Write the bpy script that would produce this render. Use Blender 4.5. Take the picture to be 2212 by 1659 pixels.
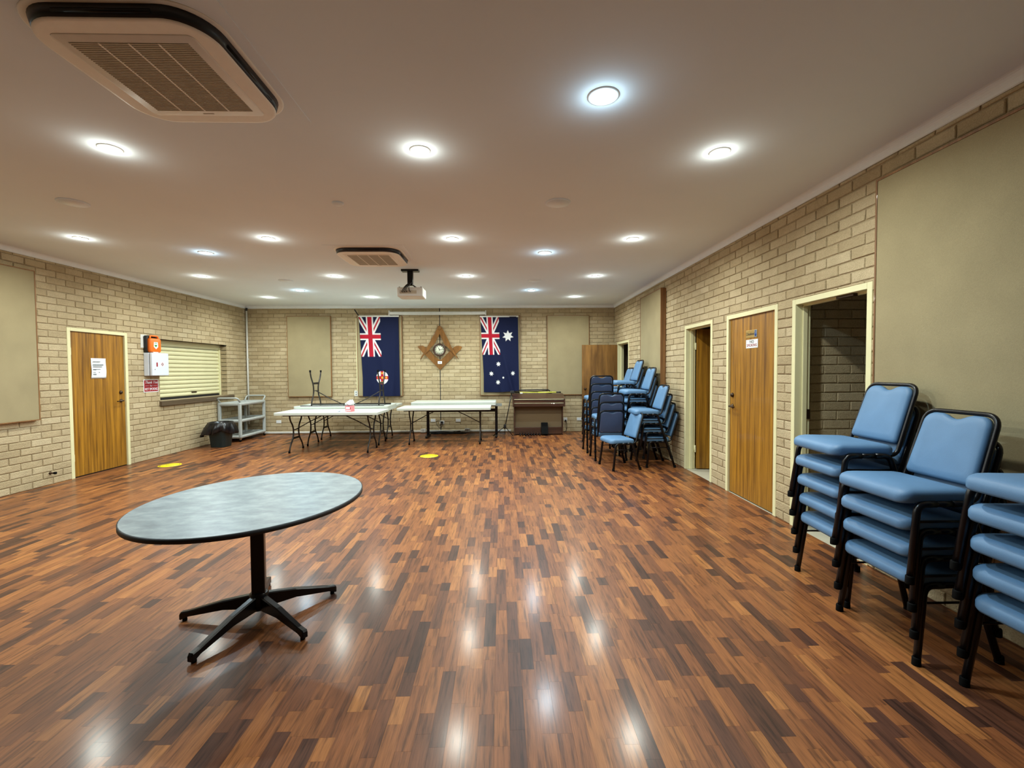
import bpy, bmesh, math, random
from mathutils import Vector, Matrix
random.seed(7)
for o in list(bpy.data.objects): bpy.data.objects.remove(o)
SC = bpy.context.scene
COL = SC.collection
PI = math.pi
# ---------------------------------------------------------------- camera
XL, XR, YB, YF, H, HC = -5.943, 2.7185, 10.611, -3.4, 2.939, 2.999
F_PX, IW, IH, CAMZ = 965.3, 2212, 1659, 1.465
YAW, PITCH, ROLL = 0.025, 0.0303, 0.0063
def cam_axes():
    cy, sy, cp, sp = math.cos(YAW), math.sin(YAW), math.cos(PITCH), math.sin(PITCH)
    fw = Vector((sy*cp, cy*cp, -sp)); rt = Vector((cy, -sy, 0)); dn = fw.cross(rt)
    cr, sr = math.cos(ROLL), math.sin(ROLL)
    return cr*rt+sr*dn, -sr*rt+cr*dn, fw
RT, DN, FW = cam_axes()
cd = bpy.data.cameras.new('camera'); cam = bpy.data.objects.new('camera', cd); COL.objects.link(cam)
cd.sensor_fit = 'HORIZONTAL'; cd.sensor_width = 36; cd.lens = 36*F_PX/IW; cd.clip_start = .05; cd.clip_end = 100
M = Matrix((RT, -DN, -FW)).transposed().to_4x4(); M.translation = (0, 0, CAMZ)
cam.matrix_world = M
SC.camera = cam
def px(P):
    q = Vector(P)-Vector((0, 0, CAMZ)); z = q.dot(FW)
    if z < .1: return None
    return IW/2+F_PX*q.dot(RT)/z, IH/2+F_PX*q.dot(DN)/z, z
# ---------------------------------------------------------------- world, exposure
w = bpy.data.worlds.new('world'); SC.world = w; w.use_nodes = True
w.node_tree.nodes['Background'].inputs[0].default_value = (.5, .5, .5, 1)
w.node_tree.nodes['Background'].inputs[1].default_value = .15
vs = SC.view_settings
vs.view_transform = 'Standard'; vs.look = 'None'; vs.gamma = 1; vs.use_curve_mapping = False
vs.exposure = 0.08
WARM_W, COOL_W = 28.0, 28.0
WARM_C, COOL_C = (.96, 1.0, .90), (.62, .86, 1.0)

# ---------------------------------------------------------------- materials
def lin(c):
    return tuple(((v/255)/12.92 if v/255 <= .04045 else ((v/255+.055)/1.055)**2.4) for v in c)
class NT:
    def __init__(s, name):
        s.m = bpy.data.materials.new(name); s.m.use_nodes = True; s.t = s.m.node_tree
        s.b = s.t.nodes['Principled BSDF']
    def n(s, typ, **kw):
        x = s.t.nodes.new(typ)
        for k, v in kw.items():
            if k.startswith('i_'): x.inputs[k[2:].replace('_', ' ')].default_value = v
            else: setattr(x, k, v)
        return x
    def l(s, a, b): s.t.links.new(a, b)
    def geo(s): return s.n('ShaderNodeNewGeometry').outputs['Position']
    def objc(s): return s.n('ShaderNodeTexCoord').outputs['Object']
    def mapping(s, vec, scale=(1, 1, 1), loc=None):
        mp = s.n('ShaderNodeMapping'); mp.inputs['Scale'].default_value = scale; s.l(vec, mp.inputs['Vector'])
        return mp.outputs[0]
    def noise(s, vec, scale, detail=3, rough=.5):
        x = s.n('ShaderNodeTexNoise'); x.inputs['Scale'].default_value = scale; x.inputs['Detail'].default_value = detail
        x.inputs['Roughness'].default_value = rough
        if vec is not None: s.l(vec, x.inputs['Vector'])
        return x.outputs['Fac']
    def ramp(s, fac, stops):
        r = s.n('ShaderNodeValToRGB'); e = r.color_ramp.elements
        while len(e) > 1: e.remove(e[-1])
        e[0].position = stops[0][0]; e[0].color = (*stops[0][1], 1)
        for p, c in stops[1:]:
            k = e.new(p); k.color = (*c, 1)
        s.l(fac, r.inputs[0]); return r.outputs[0]
    def mix(s, fac, a, b, mode='MIX'):
        x = s.n('ShaderNodeMix', data_type='RGBA', blend_type=mode)
        for sock, v in ((x.inputs[0], fac), (x.inputs[6], a), (x.inputs[7], b)):
            if hasattr(v, 'node'): s.l(v, sock)
            elif isinstance(v, (int, float)): sock.default_value = v
            else: sock.default_value = (*v, 1)
        return x.outputs[2]
    def bump(s, height, strength, dist=.01):
        b = s.n('ShaderNodeBump'); b.inputs['Strength'].default_value = strength; b.inputs['Distance'].default_value = dist
        s.l(height, b.inputs['Height']); s.l(b.outputs[0], s.b.inputs['Normal'])
    def base(s, v, rough=.5, metal=0, coat=0, spec=None):
        if hasattr(v, 'node'): s.l(v, s.b.inputs['Base Color'])
        else: s.b.inputs['Base Color'].default_value = (*v, 1)
        s.b.inputs['Roughness'].default_value = rough; s.b.inputs['Metallic'].default_value = metal
        s.b.inputs['Coat Weight'].default_value = coat
        if spec is not None: s.b.inputs['Specular IOR Level'].default_value = spec
        return s.m
def plain(name, c, rough=.5, metal=0, coat=0, var=.12, scale=18, bump=0, spec=None):
    t = NT(name); p = t.objc(); n = t.noise(p, scale, 4)
    d = tuple(v*(1-var) for v in c); e = tuple(min(1, v*(1+var)) for v in c)
    col = t.ramp(n, [(.3, d), (.7, e)])
    if bump: t.bump(t.noise(p, scale*6, 3), bump, .004)
    return t.base(col, rough, metal, coat, spec)
def attr(t, name='tint'):
    a = t.n('ShaderNodeAttribute'); a.attribute_name = name; return a
MAT = {}
def mk_brick():
    t = NT('brick'); g = t.geo(); a = attr(t).outputs['Fac']
    base = t.ramp(a, [(0, lin((184, 167, 134))), (.5, lin((197, 180, 146))), (1, lin((210, 195, 163)))])
    n = t.noise(g, 9, 5, .6); base = t.mix(.3, base, t.ramp(n, [(.3, (.55, .52, .46)), (.7, (1, .99, .96))]), 'MULTIPLY')
    sp = t.noise(g, 130, 2); base = t.mix(.25, base, t.ramp(sp, [(.35, (.4, .36, .28)), (.6, (1, 1, 1))]), 'MULTIPLY')
    mp = t.mapping(g, (1, 1, 2.2)); hh = t.n('ShaderNodeMath', operation='ADD')
    t.l(t.noise(mp, 22, 5, .65), hh.inputs[0]); t.l(t.noise(g, 110, 3, .6), hh.inputs[1])
    t.bump(hh.outputs[0], .55, .012)
    return t.base(base, .92, spec=.2)
MAT['brick'] = mk_brick()
MAT['mortar'] = plain('mortar', lin((168, 152, 122)), .95, var=.15, scale=40, bump=.3, spec=.1)
def mk_plank():
    t = NT('plank'); g = t.geo(); a = attr(t).outputs['Fac']
    cv = t.n('ShaderNodeCombineXYZ'); ml = t.n('ShaderNodeMath', operation='MULTIPLY'); ml.inputs[1].default_value = 53.7
    t.l(a, ml.inputs[0]); t.l(ml.outputs[0], cv.inputs[0]); t.l(ml.outputs[0], cv.inputs[1])
    ad = t.n('ShaderNodeVectorMath', operation='ADD'); t.l(g, ad.inputs[0]); t.l(cv.outputs[0], ad.inputs[1])
    base = t.ramp(a, [(0, lin((72, 44, 33))), (.12, lin((92, 56, 40))), (.25, lin((116, 70, 44))), (.5, lin((136, 83, 48))), (.8, lin((152, 95, 53))), (1, lin((176, 116, 64)))])
    v1 = t.mapping(ad.outputs[0], (48, 3.2, 1)); n1 = t.noise(v1, 1, 5, .62)
    st = t.ramp(n1, [(.36, (.28, .25, .24)), (.49, (.86, .85, .84)), (.68, (1.12, 1.1, 1.06))])
    base = t.mix(.8, base, st, 'MULTIPLY')
    v2 = t.mapping(ad.outputs[0], (260, 9, 1)); n2 = t.noise(v2, 1, 2)
    base = t.mix(.45, base, t.ramp(n2, [(.38, (.55, .52, .5)), (.58, (1.05, 1.04, 1.02))]), 'MULTIPLY')
    t.bump(t.noise(t.mapping(g, (120, 30, 1)), 1, 2), .10, .002)
    m = t.base(base, .45, 0, .24, .25); t.b.inputs['Coat Roughness'].default_value = .165
    return m
MAT['plank'] = mk_plank()
MAT['joint'] = plain('floor joint', (.035, .018, .01), .6, var=.1)
MAT['ceiling'] = plain('ceiling paint', lin((228, 237, 243)), .9, var=.02, scale=1.2, spec=.2)
MAT['cornice'] = plain('cornice paint', lin((232, 238, 240)), .85, var=.02, spec=.2)
def mk_fabric(name, c):
    t = NT(name); g = t.geo(); n = t.noise(g, 3.5, 4); f = t.noise(g, 320, 2)
    col = t.ramp(n, [(.3, tuple(v*.93 for v in c)), (.7, tuple(v*1.05 for v in c))])
    col = t.mix(.35, col, t.ramp(f, [(.35, (.7, .7, .7)), (.65, (1.1, 1.1, 1.1))]), 'MULTIPLY')
    t.bump(f, .25, .002); return t.base(col, .95, spec=.1)
MAT['panel_fabric'] = mk_fabric('hessian panel', lin((160, 148, 116)))
def wood(name, dark, light, rough=.35, axis='z', sc=26, coat=.15, spread=(.32, .66)):
    t = NT(name); p = t.objc()
    s = {'z': (sc, sc, .9), 'x': (.9, sc, sc), 'y': (sc, .9, sc)}[axis]
    n = t.noise(t.mapping(p, s), 1, 5, .6); n2 = t.noise(t.mapping(p, tuple(v*5 for v in s)), 1, 3)
    col = t.ramp(n, [(spread[0], dark), (spread[1], light)])
    col = t.mix(.35, col, t.ramp(n2, [(.35, (.55, .5, .45)), (.6, (1.05, 1.03, 1))]), 'MULTIPLY')
    return t.base(col, rough, 0, coat)
MAT['door'] = wood('door veneer', lin((104, 66, 12)), lin((180, 128, 36)), .42)
MAT['door_old'] = wood('open door veneer', lin((98, 66, 26)), lin((148, 106, 50)), .5, sc=9)
MAT['trimwood'] = wood('panel timber', lin((120, 82, 46)), lin((156, 114, 70)), .5)
MAT['emblem'] = wood('emblem timber', lin((104, 68, 26)), lin((146, 100, 44)), .4, sc=12)
MAT['organwood'] = wood('organ veneer', lin((46, 28, 20)), lin((80, 52, 38)), .3, 'x', 20, .3)
MAT['sillwood'] = wood('sill timber', lin((74, 60, 44)), lin((102, 86, 66)), .5, 'y', 20)
MAT['cream'] = plain('cream enamel', lin((226, 222, 178)), .4, var=.03, scale=4)
MAT['shutter'] = plain('shutter enamel', lin((222, 218, 178)), .35, var=.03, scale=4)
MAT['white'] = plain('white plastic', lin((222, 224, 220)), .4, var=.02)
MAT['acwhite'] = plain('aircon plastic', lin((240, 234, 222)), .5, var=.02)
MAT['acgrille'] = plain('aircon grille', lin((190, 182, 164)), .6, var=.05)
MAT['acdark'] = plain('aircon outlet', (.012, .014, .02), .35, var=.2)
MAT['tabletop'] = plain('folding table plastic', lin((198, 206, 198)), .38, var=.02, scale=6)
MAT['blackmetal'] = plain('black enamel', (.003, .003, .0045), .3, 0, .0, var=.2, spec=.32)
MAT['blackmatte'] = plain('black matte', (.007, .007, .008), .6, var=.25)
MAT['rubber'] = plain('rubber', (.004, .004, .004), .8, var=.2, spec=.1)
MAT['brownmetal'] = plain('brown table steel', lin((36, 31, 28)), .4, .3, var=.1)
MAT['bronze'] = plain('bronze hardware', lin((70, 54, 40)), .35, .8, var=.2)
def mk_vinyl(name, c, rough):
    t = NT(name); p = t.objc(); f = t.noise(p, 260, 3)
    col = t.ramp(t.noise(p, 6, 3), [(.3, tuple(v*.94 for v in c)), (.7, tuple(v*1.06 for v in c))])
    t.bump(f, .18, .002); return t.base(col, rough, spec=.4)
MAT['vinyl'] = mk_vinyl('blue vinyl', lin((90, 128, 166)), .5)
MAT['vinylback'] = mk_vinyl('slate back vinyl', lin((66, 78, 106)), .5)
def mk_lam():
    t = NT('blue grey laminate'); p = t.objc()
    n = t.noise(t.mapping(p, (9, 16, 1)), 1, 5, .6)
    col = t.ramp(n, [(.3, lin((88, 104, 114))), (.5, lin((112, 128, 136))), (.72, lin((138, 152, 158)))])
    return t.base(col, .36)
MAT['laminate'] = mk_lam()
MAT['cartgrey'] = plain('grey cart plastic', lin((176, 182, 180)), .5, var=.03)
MAT['bin'] = plain('dark green bin', lin((22, 40, 42)), .5, var=.1)
MAT['bag'] = plain('black bin bag', (.006, .006, .008), .28, var=.3, scale=12)
MAT['orange'] = plain('orange plastic', lin((232, 112, 24)), .4, var=.04)
MAT['cabinet'] = plain('white cabinet enamel', lin((214, 222, 236)), .4, var=.02)
MAT['red'] = plain('red print', lin((150, 20, 34)), .5, var=.04)
MAT['paper'] = plain('paper', lin((226, 232, 238)), .8, var=.02)
MAT['ink'] = plain('grey ink', lin((120, 128, 136)), .8, var=.1)
MAT['darkink'] = plain('black ink', (.02, .02, .02), .7, var=.1)
MAT['blueink'] = plain('blue ink', lin((36, 72, 150)), .7, var=.1)
MAT['green'] = plain('green print', lin((30, 140, 60)), .6, var=.05)
MAT['brass'] = plain('brass plate', lin((196, 164, 96)), .35, .6, var=.08)
MAT['yellow'] = plain('yellow vinyl', lin((248, 226, 10)), .45, var=.02)
MAT['yellowpole'] = plain('yellow pole', lin((226, 226, 90)), .35, var=.05)
MAT['pink'] = plain('pink carton', lin((232, 138, 146)), .6, var=.12, scale=60)
MAT['tile'] = plain('pale vinyl floor', lin((186, 180, 160)), .5, var=.06, scale=8)
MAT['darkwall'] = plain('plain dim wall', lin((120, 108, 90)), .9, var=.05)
MAT['speakerclothdark'] = plain('organ cloth', lin((112, 94, 68)), .9, var=.1, scale=120)
MAT['clockface'] = plain('clock face', lin((222, 226, 206)), .4, var=.02)
MAT['greytop'] = plain('grey table laminate', lin((110, 114, 110)), .5, var=.06)
MAT['chrome'] = plain('chrome', (.6, .6, .6), .2, 1, var=.05)
def emis(name, c, s):
    t = NT(name); t.base((.9, .9, .9), .5)
    t.b.inputs['Emission Color'].default_value = (*c, 1); t.b.inputs['Emission Strength'].default_value = s; return t.m
MAT['lens_warm'] = emis('warm lens', (1, .97, .9), 25)
MAT['lens_cool'] = emis('cool lens', (.78, .9, 1), 25)
def mk_print():
    t = NT('flag cloth'); a = attr(t, 'print').outputs['Color']; f = t.noise(t.objc(), 300, 2)
    t.bump(f, .15, .002); return t.base(a, .75, spec=.2)
MAT['flag'] = mk_print()

# ---------------------------------------------------------------- mesh helpers
class MB:
    def __init__(s): s.v = []; s.f = []; s.smooth = []
    def add(s, vs_, fs, smooth=False):
        b = len(s.v); s.v += [tuple(v) for v in vs_]; s.f += [tuple(i+b for i in f) for f in fs]; s.smooth += [smooth]*len(fs); return s
    def box(s, x0, x1, y0, y1, z0, z1, m=None, rot=None, at=None):
        vs_ = [Vector((x, y, z)) for z in (z0, z1) for y in (y0, y1) for x in (x0, x1)]
        if rot is not None: vs_ = [rot @ v for v in vs_]
        if at is not None: vs_ = [v+Vector(at) for v in vs_]
        return s.add(vs_, [(0, 2, 3, 1), (4, 5, 7, 6), (0, 1, 5, 4), (2, 6, 7, 3), (0, 4, 6, 2), (1, 3, 7, 5)])
    def bbox(s, x0, x1, y0, y1, z0, z1, r=.005, seg=2, rot=None, at=None):
        bm = bmesh.new(); bmesh.ops.create_cube(bm, size=1)
        for v in bm.verts: v.co = Vector((x0+(v.co.x+.5)*(x1-x0), y0+(v.co.y+.5)*(y1-y0), z0+(v.co.z+.5)*(z1-z0)))
        r = min(r, .45*min(x1-x0, y1-y0, z1-z0))
        bmesh.ops.bevel(bm, geom=list(bm.edges), offset=r, segments=seg, affect='EDGES', profile=.5)
        bm.verts.index_update(); vs_ = [v.co.copy() for v in bm.verts]; fs = [[v.index for v in f.verts] for f in bm.faces]; bm.free()
        if rot is not None: vs_ = [rot @ v for v in vs_]
        if at is not None: vs_ = [v+Vector(at) for v in vs_]
        return s.add(vs_, fs)
    def tube(s, pts, r, n=8, caps=True, closed=False, flat=None):
        pts = [Vector(p) for p in pts]; N = len(pts); rs = r if isinstance(r, (list, tuple)) else [r]*N
        rings = []; up = None
        for i, p in enumerate(pts):
            a = pts[(i-1) % N] if (i or closed) else p; b = pts[(i+1) % N] if (i < N-1 or closed) else p
            t = (b-a).normalized()
            if up is None:
                up = Vector((0, 0, 1)) if abs(t.z) < .9 else Vector((1, 0, 0))
            e1 = (up-t*up.dot(t)).normalized(); e2 = t.cross(e1); up = e1
            rings.append([p+(e1*math.cos(2*PI*k/n+PI/n)+e2*math.sin(2*PI*k/n+PI/n))*rs[i] for k in range(n)])
        vs_ = [v for rg in rings for v in rg]; fs = []
        for i in range(N if closed else N-1):
            j = (i+1) % N
            for k in range(n): fs.append((i*n+k, i*n+(k+1) % n, j*n+(k+1) % n, j*n+k))
        if caps and not closed: fs += [tuple(range(n))[::-1], tuple((N-1)*n+k for k in range(n))]
        return s.add(vs_, fs, n > 5)
    def lathe(s, prof, n=24, at=(0, 0, 0), axis='z', cap=True, sx=1, sy=1):
        vs_ = []; A = Vector(at)
        for r, z in prof:
            for k in range(n):
                c, d = r*math.cos(2*PI*k/n)*sx, r*math.sin(2*PI*k/n)*sy
                vs_.append(A+Vector({'z': (c, d, z), 'x': (z, c, d), 'y': (d, z, c)}[axis]))
        fs = [(i*n+k, i*n+(k+1) % n, (i+1)*n+(k+1) % n, (i+1)*n+k) for i in range(len(prof)-1) for k in range(n)]
        if cap: fs += [tuple(range(n))[::-1], tuple((len(prof)-1)*n+k for k in range(n))]
        return s.add(vs_, fs, True)
    def prism(s, poly, a, b, plane='xy'):
        def P(u, v, w_): return {'xy': (u, v, w_), 'xz': (u, w_, v), 'yz': (w_, u, v)}[plane]
        n = len(poly); vs_ = [P(u, v, a) for u, v in poly]+[P(u, v, b) for u, v in poly]
        fs = [tuple(range(n))[::-1], tuple(range(n, 2*n))]+[(i, (i+1) % n, n+(i+1) % n, n+i) for i in range(n)]
        return s.add(vs_, fs)
    def loft(s, rings, caps=True, smooth=True):
        n = len(rings[0]); vs_ = [v for r in rings for v in r]
        fs = [(i*n+k, i*n+(k+1) % n, (i+1)*n+(k+1) % n, (i+1)*n+k) for i in range(len(rings)-1) for k in range(n)]
        s.add(vs_, fs, smooth)
        if caps:
            b = len(s.v)-len(vs_); s.f += [tuple(b+k for k in range(n))[::-1], tuple(b+(len(rings)-1)*n+k for k in range(n))]; s.smooth += [smooth]*2
        return s
    def mesh(s, name):
        me = bpy.data.meshes.new(name); me.from_pydata(s.v, [], s.f); me.update()
        bm = bmesh.new(); bm.from_mesh(me); bmesh.ops.recalc_face_normals(bm, faces=list(bm.faces)); bm.to_mesh(me); bm.free()
        me.polygons.foreach_set('use_smooth', s.smooth); return me
    def build(s, name, mat, parent=None, loc=None):
        me = s.mesh(name); me.materials.append(MAT[mat] if isinstance(mat, str) else mat); return link(name, me, parent, loc)
def link(name, me, parent=None, loc=None):
    o = bpy.data.objects.new(name, me); COL.objects.link(o)
    if parent is not None: o.parent = parent
    if loc is not None: o.location = loc
    return o
def tag(o, label=None, cat=None, group=None, kind=None):
    if label: o['label'] = label
    if cat: o['category'] = cat
    if group: o['group'] = group
    if kind: o['kind'] = kind
    return o
def thing(name, label, cat, loc=(0, 0, 0), rz=0, group=None, kind=None):
    o = bpy.data.objects.new(name, None); COL.objects.link(o); o.location = loc; o.rotation_euler = (0, 0, rz)
    o.empty_display_size = .1
    return tag(o, label, cat, group, kind)
def copy_tree(o, parent=None):
    c = o.copy(); COL.objects.link(c); c.parent = parent
    for ch in list(o.children): copy_tree(ch, c)
    return c
def rrect(w_, d, r, n=6, cx=0, cy=0):
    pts = []
    for sx, sy, a0 in ((1, 1, 0), (-1, 1, 90), (-1, -1, 180), (1, -1, 270)):
        for k in range(n+1):
            a = math.radians(a0+90*k/n); pts.append((cx+sx*(w_/2-r)+r*math.cos(a), cy+sy*(d/2-r)+r*math.sin(a)))
    return pts
def fillet(pts, r, n=5):
    pts = [Vector(p) for p in pts]; out = [pts[0]]
    for a, b, c in zip(pts, pts[1:], pts[2:]):
        d1 = (a-b); d2 = (c-b); k = min(r, d1.length*.49, d2.length*.49)
        p, q = b+d1.normalized()*k, b+d2.normalized()*k
        for i in range(n+1):
            t = i/n; out.append(p*(1-t)**2+b*2*t*(1-t)+q*t*t)
    return out+[pts[-1]]
def text_mesh(body, size, shear=0, extrude=.0006, align='CENTER'):
    c = bpy.data.curves.new('lettering', 'FONT'); c.body = body; c.size = size; c.shear = shear; c.extrude = extrude
    c.align_x = align; c.align_y = 'CENTER'; c.resolution_u = 3
    o = bpy.data.objects.new('tmp', c); COL.objects.link(o); bpy.context.view_layer.update()
    me = bpy.data.meshes.new_from_object(o.evaluated_get(bpy.context.evaluated_depsgraph_get())); bpy.data.objects.remove(o); bpy.data.curves.remove(c)
    return me
# facing: 'L' plane on left wall (normal +X, reading direction +Y), 'R' right wall (normal -X, reading -Y), 'B' back wall (normal -Y, reading +X)
ROT = {'L': Matrix(((0, 0, 1), (1, 0, 0), (0, 1, 0))), 'R': Matrix(((0, 0, -1), (-1, 0, 0), (0, 1, 0))), 'B': Matrix(((1, 0, 0), (0, 0, -1), (0, 1, 0)))}
def text(body, size, mat, parent, loc, face, shear=0, sx=1, name='lettering', rz=0):
    me = text_mesh(body, size, shear); R = ROT[face].to_4x4()
    me.transform(R @ Matrix.Rotation(rz, 4, 'Z') @ Matrix.Scale(sx, 4, (1, 0, 0)))
    me.materials.clear(); me.materials.append(MAT[mat]); return link(name, me, parent, loc)

# ---------------------------------------------------------------- room structure
FLOOR0 = -.012
def tinted(me, t):
    a = me.attributes.new('tint', 'FLOAT', 'FACE'); a.data.foreach_set('value', t if isinstance(t, list) else [t]*len(me.polygons))
def inframe(P, m=30):
    q = px(P); return q is not None and -m < q[0] < IW+m and -m < q[1] < IH+m
def subtract(rects, h):
    out = []
    for a0, a1, b0, b1 in rects:
        c0, c1, d0, d1 = h
        if a1 <= c0 or a0 >= c1 or b1 <= d0 or b0 >= d1: out.append((a0, a1, b0, b1)); continue
        if a0 < c0: out.append((a0, c0, b0, b1))
        if a1 > c1: out.append((c1, a1, b0, b1))
        m0, m1 = max(a0, c0), min(a1, c1)
        if b0 < d0: out.append((m0, m1, b0, d0))
        if b1 > d1: out.append((m0, m1, d1, b1))
    return out
BL, BH, JT, BD = .262, .0882, .011, .009
BRICK_POOL = {}
def brick_mb(mb, a0, a1, b0, b1, face, ox, oy, oz, seed):
    """one brick, its face chamfered and a little uneven; coordinates relative to (ox,oy,oz)"""
    rnd = random.Random(seed); c = .0045; pr = BD+rnd.uniform(-.002, .003)
    def J(): return rnd.uniform(-.0022, .0022)
    def P(a, b, d):
        return {'L': (d, a, b), 'R': (-d, a, b), 'B': (a, -d, b), 'S': (a, -d, b)}[face]
    bk = [P(a, b, -.02) for a, b in ((a0, b0), (a1, b0), (a1, b1), (a0, b1))]
    md = [P(a, b, pr-.004) for a, b in ((a0+J(), b0+J()), (a1+J(), b0+J()), (a1+J(), b1+J()), (a0+J(), b1+J()))]
    ft = [P(a, b, pr+rnd.uniform(-.0015, .0015)) for a, b in ((a0+c, b0+c), (a1-c, b0+c), (a1-c, b1-c), (a0+c, b1-c))]
    fs = [(8, 9, 10, 11)]
    for k in range(4):
        j = (k+1) % 4; fs += [(4+k, 4+j, 8+j, 8+k), (k, j, 4+j, 4+k)]
    mb.add([(x+ox, y+oy, z+oz) for x, y, z in bk+md+ft], fs)
def brick_wall(parent, face, plane, a_lo, a_hi, z_hi, holes, covers, nmax=300, vis=True):
    mk = lambda a, b: {'L': (plane, a, b), 'R': (plane, a, b), 'B': (a, plane, b), 'S': (a, plane, b)}[face]
    cells = []; row = 0; z = 0
    while z < z_hi-.012:
        a = a_lo-(BL/2 if row % 2 else 0)
        while a < a_hi:
            r0 = (max(a, a_lo)+JT/2, min(a+BL, a_hi)-JT/2, z+JT/2, min(z+BH, z_hi+JT/2)-JT/2)
            if r0[1]-r0[0] > .02:
                rs = [r0]
                for h in holes: rs = subtract(rs, h)
                for r in rs:
                    if r[1]-r[0] > .015 and r[3]-r[2] > .012: cells.append(r)
            a += BL
        z += BH; row += 1
    sc = []
    for i, r in enumerate(cells):
        ca, cb = (r[0]+r[1])/2, (r[2]+r[3])/2; q = px(mk(ca, cb)); ok = q and 5 < q[0] < IW-5 and 5 < q[1] < IH-5 and vis
        if ok and any(c[0] < ca < c[1] and c[2] < cb < c[3] for c in covers): ok = False
        if ok:
            p1, p2 = px(mk(r[0], cb)), px(mk(r[1], cb)); ar = abs(p1[0]-p2[0])*(r[3]-r[2])*F_PX/q[2]
            sc.append((ar, i))
    sc.sort(reverse=True); single = set(i for _, i in sc[:nmax])
    rest = MB(); tints = []; rnd = random.Random(len(cells))
    for i, r in enumerate(cells):
        full = abs(r[1]-r[0]-(BL-JT)) < 1e-4 and abs(r[3]-r[2]-(BH-JT)) < 1e-4
        ca, cb = (r[0]+r[1])/2, (r[2]+r[3])/2; t = rnd.betavariate(2.2, 2.2)
        if i in single:
            key = (face, rnd.randrange(14)) if full else None
            if key and key in BRICK_POOL: me = BRICK_POOL[key]
            else:
                mb = MB(); hx, hz = (r[1]-r[0])/2, (r[3]-r[2])/2
                brick_mb(mb, -hx, hx, -hz, hz, face, 0, 0, 0, rnd.random()); me = mb.mesh('brick'); tinted(me, t); me.materials.append(MAT['brick'])
                if key: BRICK_POOL[key] = me
            link('brick', me, parent, mk(ca, cb))
        else:
            n0 = len(rest.f); x, y, zz = mk(0, 0)
            brick_mb(rest, r[0], r[1], r[2], r[3], face, x, y, zz, rnd.random()); tints += [t]*(len(rest.f)-n0)
    if rest.f:
        me = rest.mesh('brickwork'); tinted(me, tints); me.materials.append(MAT['brick'])
        o = link('brickwork', me, parent); o['kind'] = 'stuff'
def wall_slab(name, label, face, plane, a_lo, a_hi, z_hi, holes, th=.11, mat='mortar'):
    mb = MB()
    for r in (lambda rs: rs)(__import__('functools').reduce(subtract, holes, [(a_lo, a_hi, 0, z_hi)])):
        if face == 'L': mb.box(plane-th, plane, r[0], r[1], r[2], r[3])
        elif face == 'R': mb.box(plane, plane+th, r[0], r[1], r[2], r[3])
        else: mb.box(r[0], r[1], plane, plane+th, r[2], r[3])
    return tag(mb.build(name, mat), label, 'wall', kind='structure')

D_LEFT = (6.285, 7.273, 0, 2.098)
D_FAR = (9.40, 10.335, 0, 2.098)
D_NARROW = (5.667, 6.525, 0, 2.098)
D_DIS = (4.317, 5.305, 0, 2.098)
D_DARK = (3.204, 4.098, 0, 2.098)
SHUT = (7.93, 9.86, .975, 2.05)
P_LEFT = (4.80, 5.842, .87, 2.762)
P_RFAR = (7.262, 8.33, .87, 2.80)
P_RNEAR = (1.55, 3.118, .80, 2.785)
BPAN = [(-4.968, -3.957), (-3.348, -2.305), (-.49, .462), (1.10, 2.10)]
PZ = (.88, 2.762)

ceil_o = tag(MB().box(XL-.11, XR+.11, YF-.1, YB+.11, HC, HC+.08).build('ceiling', 'ceiling'), 'plain off-white plasterboard ceiling with recessed downlights', 'ceiling', kind='structure')
wl = wall_slab('wall_left', 'cream textured brick wall with the shuttered servery hatch', 'L', XL, YF, YB, HC, [D_LEFT, SHUT])
brick_wall(wl, 'L', XL, YF, YB, H, [D_LEFT, SHUT], [P_LEFT])
wr = wall_slab('wall_right', 'cream textured brick wall with four doorways', 'R', XR, YF, YB, HC, [D_FAR, D_NARROW, D_DIS, D_DARK])
brick_wall(wr, 'R', XR, YF, YB, H, [D_FAR, D_NARROW, D_DIS, D_DARK], [P_RFAR, P_RNEAR])
wb = wall_slab('wall_back', 'cream textured brick wall with flags and wooden emblem clock', 'B', YB, XL, XR, HC, [])
brick_wall(wb, 'B', YB, XL, XR, H, [], [(a, b, *PZ) for a, b in BPAN])
tag(MB().box(XL-.11, XR+.11, YF-.1, YF, 0, HC).build('wall_front', 'panel_fabric'), 'plain wall behind the photographer', 'wall', kind='structure')
# cornice
def cove(n=6, s=.06): return [(0, 0)]+[(s-s*math.cos(PI/2*k/n)*1.0, s*math.sin(PI/2*k/n)) for k in range(n+1)][::1]+[(0, s)]
def cornice(name, label, f):
    mb = MB(); prof = [(0, 0)]+[(.006+.054*(1-math.cos(PI/2*k/6)), .006+.054*math.sin(PI/2*k/6)) for k in range(7)]+[(0, .06)]
    f(mb, prof); return tag(mb.build(name, 'cornice'), label, 'cornice', kind='structure')
cornice('trim_1', 'painted cove cornice above the left wall', lambda m, p: m.prism([(XL+.0095+u, H+v) for u, v in p], YF, YB, 'xz'))
cornice('trim_2', 'painted cove cornice above the right wall', lambda m, p: m.prism([(XR-.0095-u, H+v) for u, v in p], YF, YB, 'xz'))
cornice('trim_3', 'painted cove cornice above the back wall', lambda m, p: m.prism([(YB-.0095-u, H+v) for u, v in p], XL, XR, 'yz'))
tag(MB().bbox(-5.9, .235, YB-.026, YB-.008, .022, .062, .004).build('baseboard_back', 'white'), 'thin white cable duct along the foot of the back wall', 'baseboard', kind='structure')

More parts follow.
